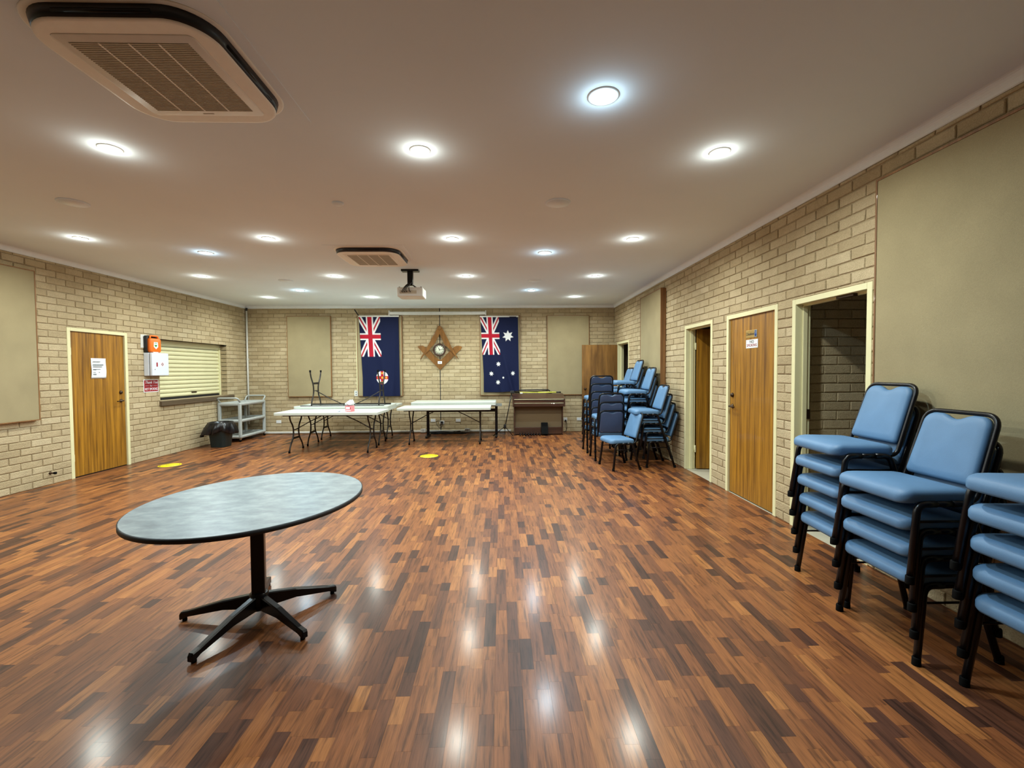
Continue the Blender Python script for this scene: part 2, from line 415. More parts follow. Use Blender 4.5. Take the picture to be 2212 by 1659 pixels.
# floor : short strips of laminate running away from the viewer
fl = tag(MB().box(XL-.11, XR+.11, YF-.1, YB+.11, -.05, -.0015).build('floor', 'joint'), 'glossy reddish brown strip timber floor', 'floor', kind='structure')
PW = .0635; rnd = random.Random(21); strips = []
lens = [.11, .16, .20, .25, .30, .36, .44]
nx = int((XR-XL)/PW)+1
for i in range(nx):
    x0 = XL+i*PW; x1 = min(x0+PW, XR)
    if x1-x0 < .01: continue
    y = -.6-rnd.random()*.5
    while y < YB:
        L = rnd.choice(lens); t = rnd.betavariate(1.7, 1.6)*.82+.18 if rnd.random() > .2 else rnd.random()*.2
        y1 = min(y+L, YB)
        if y1-y > .03: strips.append((x0, x1, y, y1, t, L))
        y += L
sc = []
for i, (x0, x1, y0, y1, t, L) in enumerate(strips):
    a, b, c, d = (px((x0, y0, 0)), px((x1, y0, 0)), px((x0, y1, 0)), px((x1, y1, 0)))
    if all((a, b, c, d)):
        mx, my = (a[0]+d[0])/2, (a[1]+d[1])/2
        if 0 < mx < IW and 0 < my < IH: sc.append((abs(b[0]-a[0])*abs(a[1]-c[1]), i))
sc.sort(reverse=True); single = set(i for _, i in sc[:300])
pool = {}; rest = MB(); tints = []
def plank_mb(mb, hx, hy, cx=0, cy=0):
    g, c = .00002, .0002
    lo = [(cx+sx*(hx-g), cy+sy*(hy-g), -.0014) for sx, sy in ((-1, -1), (1, -1), (1, 1), (-1, 1))]
    ed = [(x, y, -.0004) for x, y, _ in lo]
    tp = [(cx+sx*(hx-g-c), cy+sy*(hy-g-c), 0) for sx, sy in ((-1, -1), (1, -1), (1, 1), (-1, 1))]
    fs = [(8, 9, 10, 11)]
    for k in range(4):
        j = (k+1) % 4; fs += [(4+k, 4+j, 8+j, 8+k), (k, j, 4+j, 4+k)]
    mb.add(lo+ed+tp, fs)
for i, (x0, x1, y0, y1, t, L) in enumerate(strips):
    if i in single:
        tk = round(t*16)/16; full = abs(x1-x0-PW) < 1e-5 and abs(y1-y0-L) < 1e-5; key = (L, tk)
        if full and key in pool: me = pool[key]
        else:
            mb = MB(); plank_mb(mb, (x1-x0)/2, (y1-y0)/2); me = mb.mesh('plank'); tinted(me, tk); me.materials.append(MAT['plank'])
            if full: pool[key] = me
        link('plank', me, fl, ((x0+x1)/2, (y0+y1)/2, 0))
    else:
        n0 = len(rest.f); plank_mb(rest, (x1-x0)/2, (y1-y0)/2, (x0+x1)/2, (y0+y1)/2); tints += [t]*(len(rest.f)-n0)
me = rest.mesh('planking'); tinted(me, tints); me.materials.append(MAT['plank']); link('planking', me, fl)['kind'] = 'stuff'

# rooms beyond the right wall
X2 = 4.6
tag(MB().box(XR+.001, X2, 2.2, YB+.1, -.05, -.001).build('floor', 'tile'), 'pale vinyl floor beyond the right hand doorways', 'floor', kind='structure')
tag(MB().box(XR+.11, X2, 2.2, YB+.1, 2.5, 2.56).build('ceiling', 'ceiling'), 'low ceiling beyond the right hand doorways', 'ceiling', kind='structure')
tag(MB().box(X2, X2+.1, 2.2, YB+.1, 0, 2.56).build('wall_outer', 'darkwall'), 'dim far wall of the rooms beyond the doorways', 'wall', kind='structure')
ws = tag(MB().box(XR+.11, X2, 4.212, 4.3, 0, 2.5).build('wall_side', 'mortar'), 'shadowed brick partition seen through the dark doorway', 'wall', kind='structure')
brick_wall(ws, 'S', 4.212, XR+.115, X2, 2.5, [], [], 200)
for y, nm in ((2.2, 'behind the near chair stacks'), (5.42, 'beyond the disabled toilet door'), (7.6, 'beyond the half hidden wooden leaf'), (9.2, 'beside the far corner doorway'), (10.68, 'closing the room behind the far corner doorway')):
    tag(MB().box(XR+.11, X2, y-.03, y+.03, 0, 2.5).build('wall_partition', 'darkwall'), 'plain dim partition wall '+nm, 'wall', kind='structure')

# ---------------------------------------------------------------- doors
def dframe(root, wx, s, y0, y1, zt, depth=.13, fw=.048):
    """s=+1 right wall (room on -X side), -1 left wall.  frame of two jambs and a head with a rebate stop"""
    xa, xb = (wx-.012, wx+depth) if s > 0 else (wx-depth, wx+.012)
    def jamb(name, a0, a1, b0, b1, st):
        mb = MB(); mb.bbox(xa, xb, a0, a1, b0, b1, .003)
        mb.bbox(*((wx+.055, wx+.095) if s > 0 else (wx-.095, wx-.055)), *st, .003)
        mb.build(name, 'cream', root)
    jamb('jamb', y0, y0+fw, 0, zt, (y0+fw-.002, y0+fw+.014, 0, zt-fw))
    jamb('jamb', y1-fw, y1, 0, zt, (y1-fw-.014, y1-fw+.002, 0, zt-fw))
    jamb('head', y0+fw, y1-fw, zt-fw, zt, (y0+fw, y1-fw, zt-fw-.014, zt-fw+.002))
def hinge(root, x, y, z, s):
    mb = MB(); mb.bbox(x-.006, x+.006, y-.018, y+.018, z-.05, z+.05, .002); mb.tube([(x-s*.008, y, z-.05), (x-s*.008, y, z+.05)], .006, 8)
    mb.build('hinge', 'cream', root)
def lever(leaf, x, y, z, s, dy, lock=True):
    mb = MB(); mb.lathe([(.026, 0), (.026, -s*.008), (.012, -s*.012), (.012, -s*.045)], 16, (x, y, z), 'x')
    mb.tube(fillet([(x-s*.045, y, z), (x-s*.052, y+dy*.02, z), (x-s*.05, y+dy*.12, z-.004)], .01), .009, 8)
    mb.build('handle', 'bronze', leaf)
    if lock: MB().lathe([(.028, 0), (.028, -s*.006), (.02, -s*.02), (.012, -s*.024)], 16, (x, y, z+.13), 'x').build('deadlock', 'bronze', leaf)
fw = .048
# left door (closed)
d = thing('door_1', 'closed wooden door with paper notice in the left wall', 'door', (XL, 6.78, 0), kind='structure')
def local(root, fn):
    """build with world coordinates, parented to a root that only translates"""
    before = set(bpy.data.objects); fn()
    for o in set(bpy.data.objects)-before:
        if o.parent == root: o.location = Vector(o.location)-Vector(root.location)
def _d1():
    y0, y1, _, zt = D_LEFT; dframe(d, XL, -1, y0, y1, zt)
    lf = MB().bbox(XL-.05, XL-.012, y0+fw+.003, y1-fw-.003, .012, zt-fw-.003, .002).build('leaf', 'door', d)
    hinge(d, XL-.008, y0+fw, 1.77, -1); hinge(d, XL-.008, y0+fw, .28, -1); lever(lf, XL-.012, 7.145, 1.03, -1, -1)
local(d, _d1)
d2 = thing('door_2', 'closed wooden door with disabled and no smoking signs', 'door', (XR, 4.81, 0), kind='structure'); d = d2
def _d2():
    y0, y1, _, zt = D_DIS; dframe(d, XR, 1, y0, y1, zt)
    lf = MB().bbox(XR+.012, XR+.05, y0+fw+.003, y1-fw-.003, .012, zt-fw-.003, .002).build('leaf', 'door', d)
    hinge(d, XR+.008, y0+fw, 1.78, 1); hinge(d, XR+.008, y0+fw, .30, 1); lever(lf, XR+.012, 5.19, 1.03, 1, -1)
local(d, _d2)
d3 = thing('door_3', 'narrow doorway with its wooden leaf swung open inward', 'door', (XR, 6.1, 0), kind='structure'); d = d3
def _d3():
    y0, y1, _, zt = D_NARROW; dframe(d, XR, 1, y0, y1, zt)
    a = Matrix.Rotation(math.radians(-6), 3, 'Z')
    lf = MB().bbox(0, .76, -.019, .019, .012, zt-fw-.003, .002, rot=a, at=(XR+.14, y1-fw-.02, 0)).build('leaf', 'door', d)
    hinge(d, XR+.125, y1-fw-.012, 1.80, 1); hinge(d, XR+.125, y1-fw-.012, .30, 1)
local(d, _d3)
d4 = thing('door_4', 'empty cream door frame opening onto a dark brick passage', 'door', (XR, 3.65, 0), kind='structure'); d = d4
def _d4():
    y0, y1, _, zt = D_DARK; dframe(d, XR, 1, y0, y1, zt)
    MB().bbox(XR+.095, XR+.13, y1-fw-.012, y1-fw+.001, 1.0, 1.09, .002).build('strike_plate', 'bronze', d)
    MB().bbox(XR+.02, XR+.06, 3.42, 3.60, zt-fw-.022, zt-fw, .004).build('closer_bracket', 'bronze', d)
local(d, _d4)
d5 = thing('door_5', 'far corner doorway with wooden leaf opened against the back wall', 'door', (XR, 9.87, 0), kind='structure'); d = d5
def _d5():
    y0, y1, _, zt = D_FAR; dframe(d, XR, 1, y0, y1, zt)
    lf = MB().bbox(XR-.835, XR-.016, 10.30, 10.336, .012, 2.045, .002).build('leaf', 'door_old', d)
    mb = MB(); mb.lathe([(.026, 0), (.026, -.006), (.011, -.01), (.011, -.035), (.02, -.042), (.027, -.055), (.02, -.068), (0.004, -.07)], 16, (XR-.77, 10.30, 1.028), 'y'); mb.build('knob', 'bronze', lf)
    MB().bbox(XR-.838, XR-.834, 10.306, 10.33, .96, 1.09, .001).build('latch_plate', 'bronze', lf)
local(d, _d5)

# notices and signs
def plate(name, face, plane, a0, a1, z0, z1, th, mat, label, cat, group=None):
    ca = (a0+a1)/2; s = {'L': 1, 'R': -1, 'B': -1}[face]
    loc = {'L': (plane, ca, z0), 'R': (plane, ca, z0), 'B': (ca, plane, z0)}[face]
    r = thing(name, label, cat, loc, group=group); hw = (a1-a0)/2
    mb = MB()
    if face == 'B': mb.bbox(-hw, hw, -th, 0, 0, z1-z0, .002)
    elif face == 'L': mb.bbox(0, th, -hw, hw, 0, z1-z0, .002)
    else: mb.bbox(-th, 0, -hw, hw, 0, z1-z0, .002)
    mb.build('board', mat, r); return r
def strip(root, face, th, a, z, w_, h, mat, name='print'):
    """thin printed mark on a plate; a runs in reading direction"""
    mb = MB(); e = .0007
    if face == 'L': mb.box(th-.0002, th+e, a-w_/2, a+w_/2, z-h/2, z+h/2)
    elif face == 'R': mb.box(-th-e, -th+.0002, -a-w_/2, -a+w_/2, z-h/2, z+h/2)
    else: mb.box(a-w_/2, a+w_/2, -th-e, -th+.0002, z-h/2, z+h/2)
    return mb.build(name, mat, root)
def put(face, th, a, z): return {'L': (th+.0007, a, z), 'R': (-th-.0007, -a, z), 'B': (a, -th-.0007, z)}[face]
# paper with curled edges on left door
r = thing('paper_notice', 'white printed page taped to the left wooden door', 'notice', (XL-.012, 6.76, 1.387))
mb = MB(); N = 10; vs_ = []
for i in range(N+1):
    for j in range(13):
        a = -.117+.234*i/N; z = .295*j/12; c = .004+.012*(abs(a)/.117)**3*(1 if a > 0 else .3)+.004*math.sin(z*20)
        vs_.append((c, a+.008*math.sin(z*9), z))
mb.add(vs_, [(i*13+j, (i+1)*13+j, (i+1)*13+j+1, i*13+j+1) for i in range(N) for j in range(12)], True); o = mb.build('sheet', 'paper', r)
sm = o.modifiers.new('thickness', 'SOLIDIFY'); sm.thickness = .0008
for k, (z, w_, mt) in enumerate([(.245, .12, 'darkink'), (.205, .17, 'ink'), (.195, .17, 'ink'), (.17, .15, 'darkink'), (.135, .12, 'ink'), (.125, .05, 'ink'), (.09, .04, 'ink'), (.09, .02, 'ink'), (.065, .05, 'ink'), (.055, .05, 'ink')]):
    MB().box(.0105, .0125, -.085+(.09 if k == 7 else 0), -.085+w_+(.09 if k == 7 else 0), z-.003, z+.003).build('print_line', mt, r)
r = plate('door_sign', 'R', XR+.012, 4.695, 4.913, 1.805, 1.888, .004, 'brass', 'brass coloured Disabled sign with blue wheelchair symbol on wooden door', 'sign')
text('Disabled', .045, 'darkink', r, put('R', .004, -.022, .041), 'R')
strip(r, 'R', .004, .082, .041, .05, .078, 'ink', 'symbol_panel')
mb = MB(); mb.lathe([(.017, -.0055), (.017, -.0045)], 16, (0, -.08, .030), 'x'); mb.box(-.0056, -.0045, -.086, -.077, .03, .062); mb.lathe([(.007, -.0055), (.007, -.0045)], 10, (0, -.081, .068), 'x'); mb.build('wheelchair_symbol', 'blueink', r)
r = plate('no_smoking_sign', 'R', XR+.012, 4.684, 4.911, 1.692, 1.785, .003, 'paper', 'white NO SMOKING sign below the brass sign on wooden door', 'sign')
text('NO', .042, 'darkink', r, put('R', .003, 0, .068), 'R', sx=1.25)
text('SMOKING', .042, 'red', r, put('R', .003, 0, .03), 'R', sx=1.05)
r = plate('thank_you_sign', 'L', XL+.0095, 7.566, 7.888, 1.137, 1.352, .005, 'paper', 'dark red Thank You for NOT SMOKING sign beside the shutter', 'sign')
strip(r, 'L', .005, 0, .1075, .298, .191, 'red', 'red_field')
text('Thank You', .068, 'paper', r, put('L', .0057, 0, .165), 'L', shear=.35, sx=.9)
text('for', .04, 'paper', r, put('L', .0057, 0, .108), 'L')
text('NOT SMOKING', .062, 'paper', r, put('L', .0057, 0, .05), 'L', sx=.64)
for a in (-.085, .085): strip(r, 'L', .0057, a, .108, .08, .003, 'paper', 'rule')

# ---------------------------------------------------------------- servery shutter
ya, yb, za, zb = SHUT; sx0 = XL-.175
rv = tag(MB().box(XL-.19, XL-.005, yb, yb+.02, za-.02, zb).box(XL-.19, XL-.005, ya-.02, ya, za-.02, zb).box(XL-.19, XL-.005, ya, yb, zb, zb+.02).build('window_1', 'mortar'), 'recessed reveal of the servery hatch in the left wall', 'reveal', kind='structure')
brs = [z*BH for z in range(int(za/BH), int(zb/BH)+2)]
for z in brs:
    z0, z1 = max(z+JT/2, za), min(z+BH-JT/2, zb)
    if z1-z0 > .02: MB().bbox(XL-.17, XL-.002, yb-.006, yb+.004, z0, z1, .003).build('brick', 'cream', rv).data.materials[0] = MAT['mortar']
sh = thing('roller_shutter', 'closed cream roller shutter over the servery hatch', 'shutter', (sx0, (ya+yb)/2, za))
L2 = (yb-ya)/2-.03; pitch = .0775; ns = 13
prof = [(0, 0), (.010, .004), (.022, .016), (.026, .036), (.022, .056), (.010, .067), (.002, .071), (0, .0735)]
mbs = MB(); mbs.prism(prof, -L2, L2, 'xz'); slat_me = None
for k in range(ns):
    if slat_me is None:
        mm = MB(); pts = [(-.004, 0)]+prof[1:]+[(-.004, .0735)]
        mm.v = []; mm.prism([(u, v) for u, v in pts], -L2, L2, 'xz'); slat_me = mm.mesh('slat'); slat_me.materials.append(MAT['shutter'])
    z = .035+k*pitch
    if z+.07 < zb-za: link('slat', slat_me, sh, (0, 0, z))
MB().bbox(-.012, .02, -L2, L2, .0, .034, .004).build('bottom_rail', 'blackmatte', sh)
MB().bbox(.022, .034, .06, .20, .09, .115, .004).build('pull_handle', 'bronze', sh)
for s in (-1, 1):
    y = s*(L2+.012); MB().bbox(-.03, .045, y-.018, y+.018, 0, zb-za-.01, .003).build('guide_channel', 'cream' if s > 0 else 'shutter', sh)
MB().bbox(-.05, .045, -L2-.02, L2+.02, zb-za-.062, zb-za-.004, .004).build('head_box', 'shutter', sh)
sill = tag(MB().bbox(XL-.18, XL+.055, 7.905, 10.03, .882, .968, .006).build('hatch_sill', 'sillwood', loc=None), 'dark timber sill board under the roller shutter', 'sill')

# ---------------------------------------------------------------- first aid gear on left wall
r = thing('first_aid_cabinet', 'white metal first aid cabinet with red symbols beside the shutter', 'cabinet', (XL+.0095, 7.772, 1.412))
MB().bbox(0, .088, -.187, .187, 0, .386, .01, 3).build('body', 'cabinet', r)
dr = MB().bbox(.093, .142, -.187, .187, 0, .386, .014, 3).build('door', 'cabinet', r)
MB().bbox(.086, .095, -.18, .18, .006, .38, .002).build('gasket', 'blackmatte', r)
MB().bbox(.141, .1435, -.097, -.067, .155, .225, .001).build('red_label', 'red', dr)
MB().box(.141, .1428, .0, .074, .155, .235).build('symbol_plate', 'paper', dr)
MB().prism([(.037, .163), (.068, .195), (.037, .227), (.006, .195)], .142, .1436, 'yz').build('red_diamond', 'red', dr)
MB().box(.143, .1442, .030, .044, .18, .21).box(.143, .1442, .022, .052, .1885, .2015).build('white_cross', 'paper', dr)
MB().lathe([(.008, .14), (.008, .147), (.004, .149)], 12, (0, -.13, .11), 'x').build('lock', 'chrome', dr)
r = thing('defibrillator', 'orange defibrillator case with green heart badge above white cabinet', 'defibrillator', (XL+.0095, 7.70, 1.80))
MB().bbox(0, .006, -.165, -.03, .08, .30, .002).build('wall_plate', 'white', r)
mb = MB(); mb.loft([[(x, y, z) for y, z in rrect(.25-i, .285-i, .03, 4, .01, .145)] for x, i in ((.007, .01), (.012, 0), (.058, 0), (.062, .004))]); mb.build('back_shell', 'blackmatte', r)
mb = MB(); mb.loft([[(x, y, z) for y, z in rrect(.235-i, .235-i, .03, 4, .015, .125)] for x, i in ((.060, 0), (.10, .0), (.112, .01), (.118, .03))]); mb.build('front_shell', 'orange', r)
MB().tube(fillet([(.085, -.075, .235), (.085, -.07, .283), (.085, .09, .283), (.085, .10, .235)], .03), .014, 8).build('carry_handle', 'orange', r)
MB().prism([(-.035, .18), (.05, .18), (.055, .10), (.01, .06), (-.04, .10)], .1165, .1195, 'yz').build('badge', 'paper', r)
mb = MB(); mb.prism([(.005+.026*(16*math.sin(t)**3)/16, .118+.026*(13*math.cos(t)-5*math.cos(2*t)-2*math.cos(3*t)-math.cos(4*t))/16) for t in [2*PI*k/24 for k in range(24)]], .119, .1205, 'yz'); mb.prism([(-.02, .158), (.03, .158), (.03, .168), (-.02, .168)], .119, .1205, 'yz'); mb.build('green_heart', 'green', r)
MB().bbox(.03, .12, -.05, .06, -.0, .014, .004).build('foot_bracket', 'white', r)

r = thing('door_stop', 'small dark rubber door stop low on the left wall', 'door stop', (XL+.0095, 5.99, .154))
MB().lathe([(.02, 0), (.02, .006), (.011, .01), (.011, .055)], 14, (0, 0, 0), 'x').build('stem', 'bronze', r)
MB().lathe([(.012, .05), (.017, .055), (.017, .075), (.012, .08)], 14, (0, 0, 0), 'x').build('buffer', 'rubber', r)

# ---------------------------------------------------------------- acoustic panels
def panel(face, plane, a0, a1, z0, z1, label, th=.052, edge='trimwood', tw=.012):
    ca = (a0+a1)/2; hw = (a1-a0)/2; h = z1-z0
    loc = {'L': (plane+.014, ca, z0), 'R': (plane-.014, ca, z0), 'B': (ca, plane-.014, z0)}[face]
    r = thing('acoustic_panel', label, 'panel', loc, group='fabric wall panels')
    def bx(mb, u0, u1, v0, v1, d0, d1, rr=.002):
        if face == 'B': mb.bbox(u0, u1, -d1, -d0, v0, v1, rr)
        elif face == 'L': mb.bbox(d0, d1, u0, u1, v0, v1, rr)
        else: mb.bbox(-d1, -d0, u0, u1, v0, v1, rr)
        return mb
    bx(MB(), -hw+tw, hw-tw, tw, h-tw, .002, th-.004).build('fabric_face', 'panel_fabric', r)
    bx(MB(), -hw, -hw+tw, 0, h, 0, th).build('side_batten', edge, r); bx(MB(), hw-tw, hw, 0, h, 0, th).build('side_batten', edge, r)
    bx(MB(), -hw+tw, hw-tw, 0, tw, 0, th).build('bottom_batten', edge, r); bx(MB(), -hw+tw, hw-tw, h-tw, h, 0, th).build('top_batten', edge, r)
    return r
panel('L', XL, *P_LEFT, 'beige fabric panel on the left wall cut by the photo edge')
panel('R', XR, *P_RFAR, 'beige fabric panel behind the far chair stacks', .09, tw=.014)
panel('R', XR, *P_RNEAR, 'very large beige fabric panel behind the near chair stacks', .06, tw=.014)
for (a, b), lb in zip(BPAN, ('beige fabric panel on back wall left of both flags', 'fabric panel mostly hidden behind the flag with round badge', 'fabric panel mostly hidden behind the flag with white stars', 'beige fabric panel on back wall above the organ side, beside open door')):
    panel('B', YB, a, b, *PZ, lb)

# ---------------------------------------------------------------- ceiling fixtures
LX = [-4.76, -2.654, -.549, 1.557]; LY = [3.165, 5.243, 7.306, 9.356]
RN = ['row nearest the camera', 'second row', 'third row', 'row nearest the back wall', 'row above the photographer', 'row behind the photographer']
CN = ['leftmost', 'second from left', 'third from left', 'rightmost']
def downlight(x, y, cool, label):
    r = thing('downlight', label, 'downlight', (x, y, HC), group='bluish downlights' if cool else 'warm white downlights')
    q = 1.3 if cool else 1.05
    MB().lathe([(.050*q, -.001), (.052*q, -.009), (.066*q, -.007), (.070*q, -.001)], 28, cap=False).build('trim_ring', 'white', r)
    MB().lathe([(.0515*q, -.0015), (.0515*q, -.0055)], 28).build('lens', 'lens_cool' if cool else 'lens_warm', r)
    la = bpy.data.lights.new('downlight_lamp', 'AREA'); la.shape = 'DISK'; la.size = .10*q; la.energy = COOL_W if cool else WARM_W
    la.color = COOL_C if cool else WARM_C; la.spread = math.radians(165)
    lo = bpy.data.objects.new('lamp', la); COL.objects.link(lo); lo.parent = r; lo.location = (0, 0, -.012)
    lp = bpy.data.lights.new('added_ceiling_fill', 'POINT'); lp.energy = 1.6; lp.color = la.color; lp.shadow_soft_size = .035  # added point light below the lens, brightens the ceiling with a soft halo
    lq = bpy.data.objects.new('ceiling_fill', lp); COL.objects.link(lq); lq.parent = r; lq.location = (0, 0, -.06)
for j, y in enumerate(LY):
    for i, x in enumerate(LX):
        downlight(x, y, False, f'warm white recessed downlight, {CN[i]} in the {RN[j]}')
for x, y, lb in ((.585, 2.536, 'large bluish downlight alone near the top of the photo'), (-3.765, 5.87, 'bluish downlight on the left between second and third rows'), (.585, 5.86, 'bluish downlight on the right between second and third rows'), (-3.77, 8.57, 'bluish downlight on the left near the back wall'), (.6, 8.59, 'bluish downlight on the right near the back wall'), (-3.765, 2.536, 'bluish downlight out of view on the near left')):
    downlight(x, y, True, lb)
for x, y, lb in ((.534, 4.13, 'round ceiling speaker grille right of centre'), (-3.83, 4.16, 'round ceiling speaker grille on the left side'), (.59, 7.67, 'small looking round speaker grille far right of projector'), (-3.6, 7.65, 'small looking round speaker grille far left of projector')):
    r = thing('ceiling_speaker', lb, 'speaker', (x, y, HC), group='round ceiling speakers')
    MB().lathe([(.115, 0), (.115, -.006), (.10, -.010)], 32).build('rim', 'ceiling', r)
    MB().lathe([(.098, -.008), (.098, -.0115)], 32).build('grille', 'cornice', r)
r = thing('smoke_detector', 'tiny round smoke detector on the middle of the ceiling', 'detector', (-1.47, 4.15, HC))
MB().lathe([(.05, 0), (.05, -.01), (.035, -.022)], 20).build('body', 'ceiling', r)

def aircon(x, y, label):
    r = thing('ceiling_air_conditioner', label, 'air conditioner', (x, y, HC), group='ceiling cassette air conditioners')
    MB().bbox(-.49, .49, -.49, .49, -.004, 0, .001).build('ceiling_plate', 'ceiling', r)
    S = .78; ring = lambda w_, z, rr: [(u, v, z) for u, v in rrect(w_, w_, rr, 10)]
    MB().loft([ring(S+.075, -.004, .2), ring(S+.075, -.006, .2), ring(S+.06, -.008, .19)]).build('flange', 'acwhite', r)
    MB().loft([ring(S+.03, -.004, .185), ring(S+.018, -.03, .18), ring(S+.002, -.056, .172)]).build('air_outlet', 'acdark', r)
    MB().loft([ring(S, -.055, .17), ring(S+.003, -.058, .172), ring(S-.003, -.062, .17), ring(S-.03, -.064, .155)]).build('panel', 'acwhite', r)
    for sx, sy in ((1, 0), (-1, 0), (0, 1), (0, -1)):
        p = [(sx*.396+sy*.2*q, sy*.396+sx*.2*q, -.034) for q in (-1, 1)]
        MB().tube(p, .010, 6).build('louvre', 'blackmetal', r)
    MB().loft([ring(.62, -.0635, .03), ring(.616, -.067, .03)]).build('grille_frame', 'acwhite', r)
    MB().bbox(-.262, .262, -.262, .262, -.0675, -.0668, .0002).build('grille_recess', 'acgrille', r)
    mb = MB()
    for k in range(44):
        v = -.256+.512*k/43; mb.box(-.261, .261, v-.0028, v+.0028, -.0705, -.0672)
    o = mb.build('grille_slats', 'acgrille', r); o['kind'] = 'stuff'
    for u in (-.131, 0, .131): MB().bbox(u-.004, u+.004, -.261, .261, -.072, -.067, .001).build('divider', 'acwhite', r)
    MB().bbox(-.03, .03, .284, .292, -.0685, -.0665, .0005).build('badge', 'acgrille', r)
aircon(-1.645, 2.335, 'large cassette air conditioner at the top left of the photo')
aircon(-1.67, 6.0, 'cassette air conditioner beside the ceiling projector')

r = thing('projector', 'white projector hung upside down on a black ceiling mount', 'projector', (-1.36, 6.86, HC))
MB().bbox(-.13, .13, -.06, .06, -.03, 0, .006).build('mount_plate', 'blackmetal', r)
MB().bbox(-.042, .042, -.03, .03, -.24, -.025, .006).build('mount_pole', 'blackmetal', r)
mb = MB()
for sx in (-1, 1):
    mb.tube([(sx*.02, 0, -.22), (sx*.11, -.05, -.285)], .009, 6); mb.tube([(sx*.02, 0, -.22), (sx*.11, .1, -.285)], .009, 6)
mb.build('mount_arms', 'blackmetal', r)
b = MB().bbox(-.17, .21, -.16, .15, -.425, -.288, .014, 3).build('body', 'white', r)
MB().bbox(-.13, .12, -.163, -.158, -.385, -.335, .002).build('port_panel', 'acgrille', b)
for sx in (-.14, .18): MB().lathe([(.012, 0), (.012, .012)], 12, (sx, -.12, -.29)).build('foot', 'blackmatte', b)
MB().lathe([(.045, 0), (.045, .02), (.035, .03)], 20, (.1, .15, -.355), 'y').build('lens_barrel', 'blackmatte', b)
for k, x in enumerate((-.08, -.05, -.02, .03)):
    MB().tube(fillet([(x, -.163, -.36), (x-.01, -.22, -.37+.01*k), (x*.5, -.2, -.28), (-.005+.01*k, -.05, -.2)], .05), .006, 6).build('cable', 'blackmatte', r)

# ---------------------------------------------------------------- back wall dressing
r = thing('projection_screen', 'white rolled up projection screen case above the wooden emblem', 'screen', (-1.466, YB-.0095, 2.775))
MB().bbox(-1.118, 1.118, -.095, -.012, 0, .075, .018, 3).build('case', 'white', r)
for s in (-1, 1): MB().bbox(s*1.124-.012, s*1.124+.012, -.10, 0, -.012, .10, .004).build('end_cap', 'white', r)
def star(cx, cy, R, n, r_in, rot=0):
    return cx, cy, R, n, r_in, rot
def in_star(x, y, s):
    cx, cy, R, n, ri, rot = s; dx, dy = x-cx, y-cy; d_ = math.hypot(dx, dy)
    if d_ > R: return False
    if d_ < R*ri*.8: return True
    a = (math.atan2(dx, dy)+rot) % (2*PI/n); a = min(a, 2*PI/n-a)
    p1 = (R, 0); p2 = (R*ri*math.cos(PI/n), R*ri*math.sin(PI/n)); qx, qy = d_*math.cos(a), d_*math.sin(a)
    return (p2[0]-p1[0])*(qy-p1[1])-(p2[1]-p1[1])*(qx-p1[0]) > 0
NAVY, WHT, RED, GOLD = lin((11, 21, 56)), lin((220, 222, 224)), lin((170, 24, 44)), lin((236, 170, 60))
def union(a, b):
    p, q = (b*2-1), a-.5
    if abs(p) < .1 or abs(q) < .1: return RED
    if abs(p) < .167 or abs(q) < .167: return WHT
    dd = abs(abs(p)*.5-abs(q))/math.hypot(.5, 1)
    if dd < .033*1.1:
        return RED if True else WHT
    if dd < .11: return WHT
    return NAVY
def flag(name, label, corners, fn, Wm, gather, ww=130, hh=250):
    """corners: top-left x, top-right x, bottom-left x, bottom-right x, z top, z bottom"""
    xtl, xtr, xbl, xbr, zt, zb_ = corners; cx = (xtl+xtr)/2
    r = thing(name, label, 'flag', (cx, YB-.105, zb_)); mb = MB(); vs_ = []; cols = []
    for j in range(hh+1):
        v = j/hh
        for i in range(ww+1):
            u = i/ww; xl = xtl+(xbl-xtl)*min(1, v*1.3); xr = xtr+(xbr-xtr)*v
            x = xl+(xr-xl)*u; z = zt+(zb_-zt)*v-.012*math.sin(PI*u)*v*gather+.03*u*v*gather*(u > .0)
            y = -.012*math.sin(u*9+v*2.2)*(.25+v)-.010*math.sin(u*17-v*5+1)*v
            if gather: y += -.06*math.exp(-((u-.55-.5*(v-.45))/.07)**2)*max(0, v-.35)*1.6-.055*math.exp(-((u-.25-.45*(v-.4))/.08)**2)*max(0, v-.4)*1.5-.04*math.exp(-((u-.95)/.08)**2)*max(0, v-.6)*1.5
            else: y += -.03*math.exp(-((u-.48-.1*v)/.05)**2)*max(0, v-.4)-.024*math.exp(-((u-.8-.15*(1-v))/.06)**2)*v
            vs_.append((x-cx, y, z-zb_)); acc = [0, 0, 0]
            for du, dv in ((-.3, -.3), (.3, -.3), (-.3, .3), (.3, .3)):
                c = fn(u+du/ww, v+dv/hh); acc = [p+q/4 for p, q in zip(acc, c)]
            cols += acc+[1]
    W1 = ww+1
    mb.add(vs_, [(j*W1+i, j*W1+i+1, (j+1)*W1+i+1, (j+1)*W1+i) for j in range(hh) for i in range(ww)], True)
    me = mb.mesh('cloth'); at = me.attributes.new('print', 'FLOAT_COLOR', 'POINT'); at.data.foreach_set('color', cols); me.materials.append(MAT['flag'])
    o = link('cloth', me, r); sm = o.modifiers.new('thickness', 'SOLIDIFY'); sm.thickness = .0015
    z = zt-zb_
    MB().bbox(xtl-cx-.01, xtr-cx+.01, -.008, .006, z-.006, z+.026, .003).build('header', 'white', r)
    return r
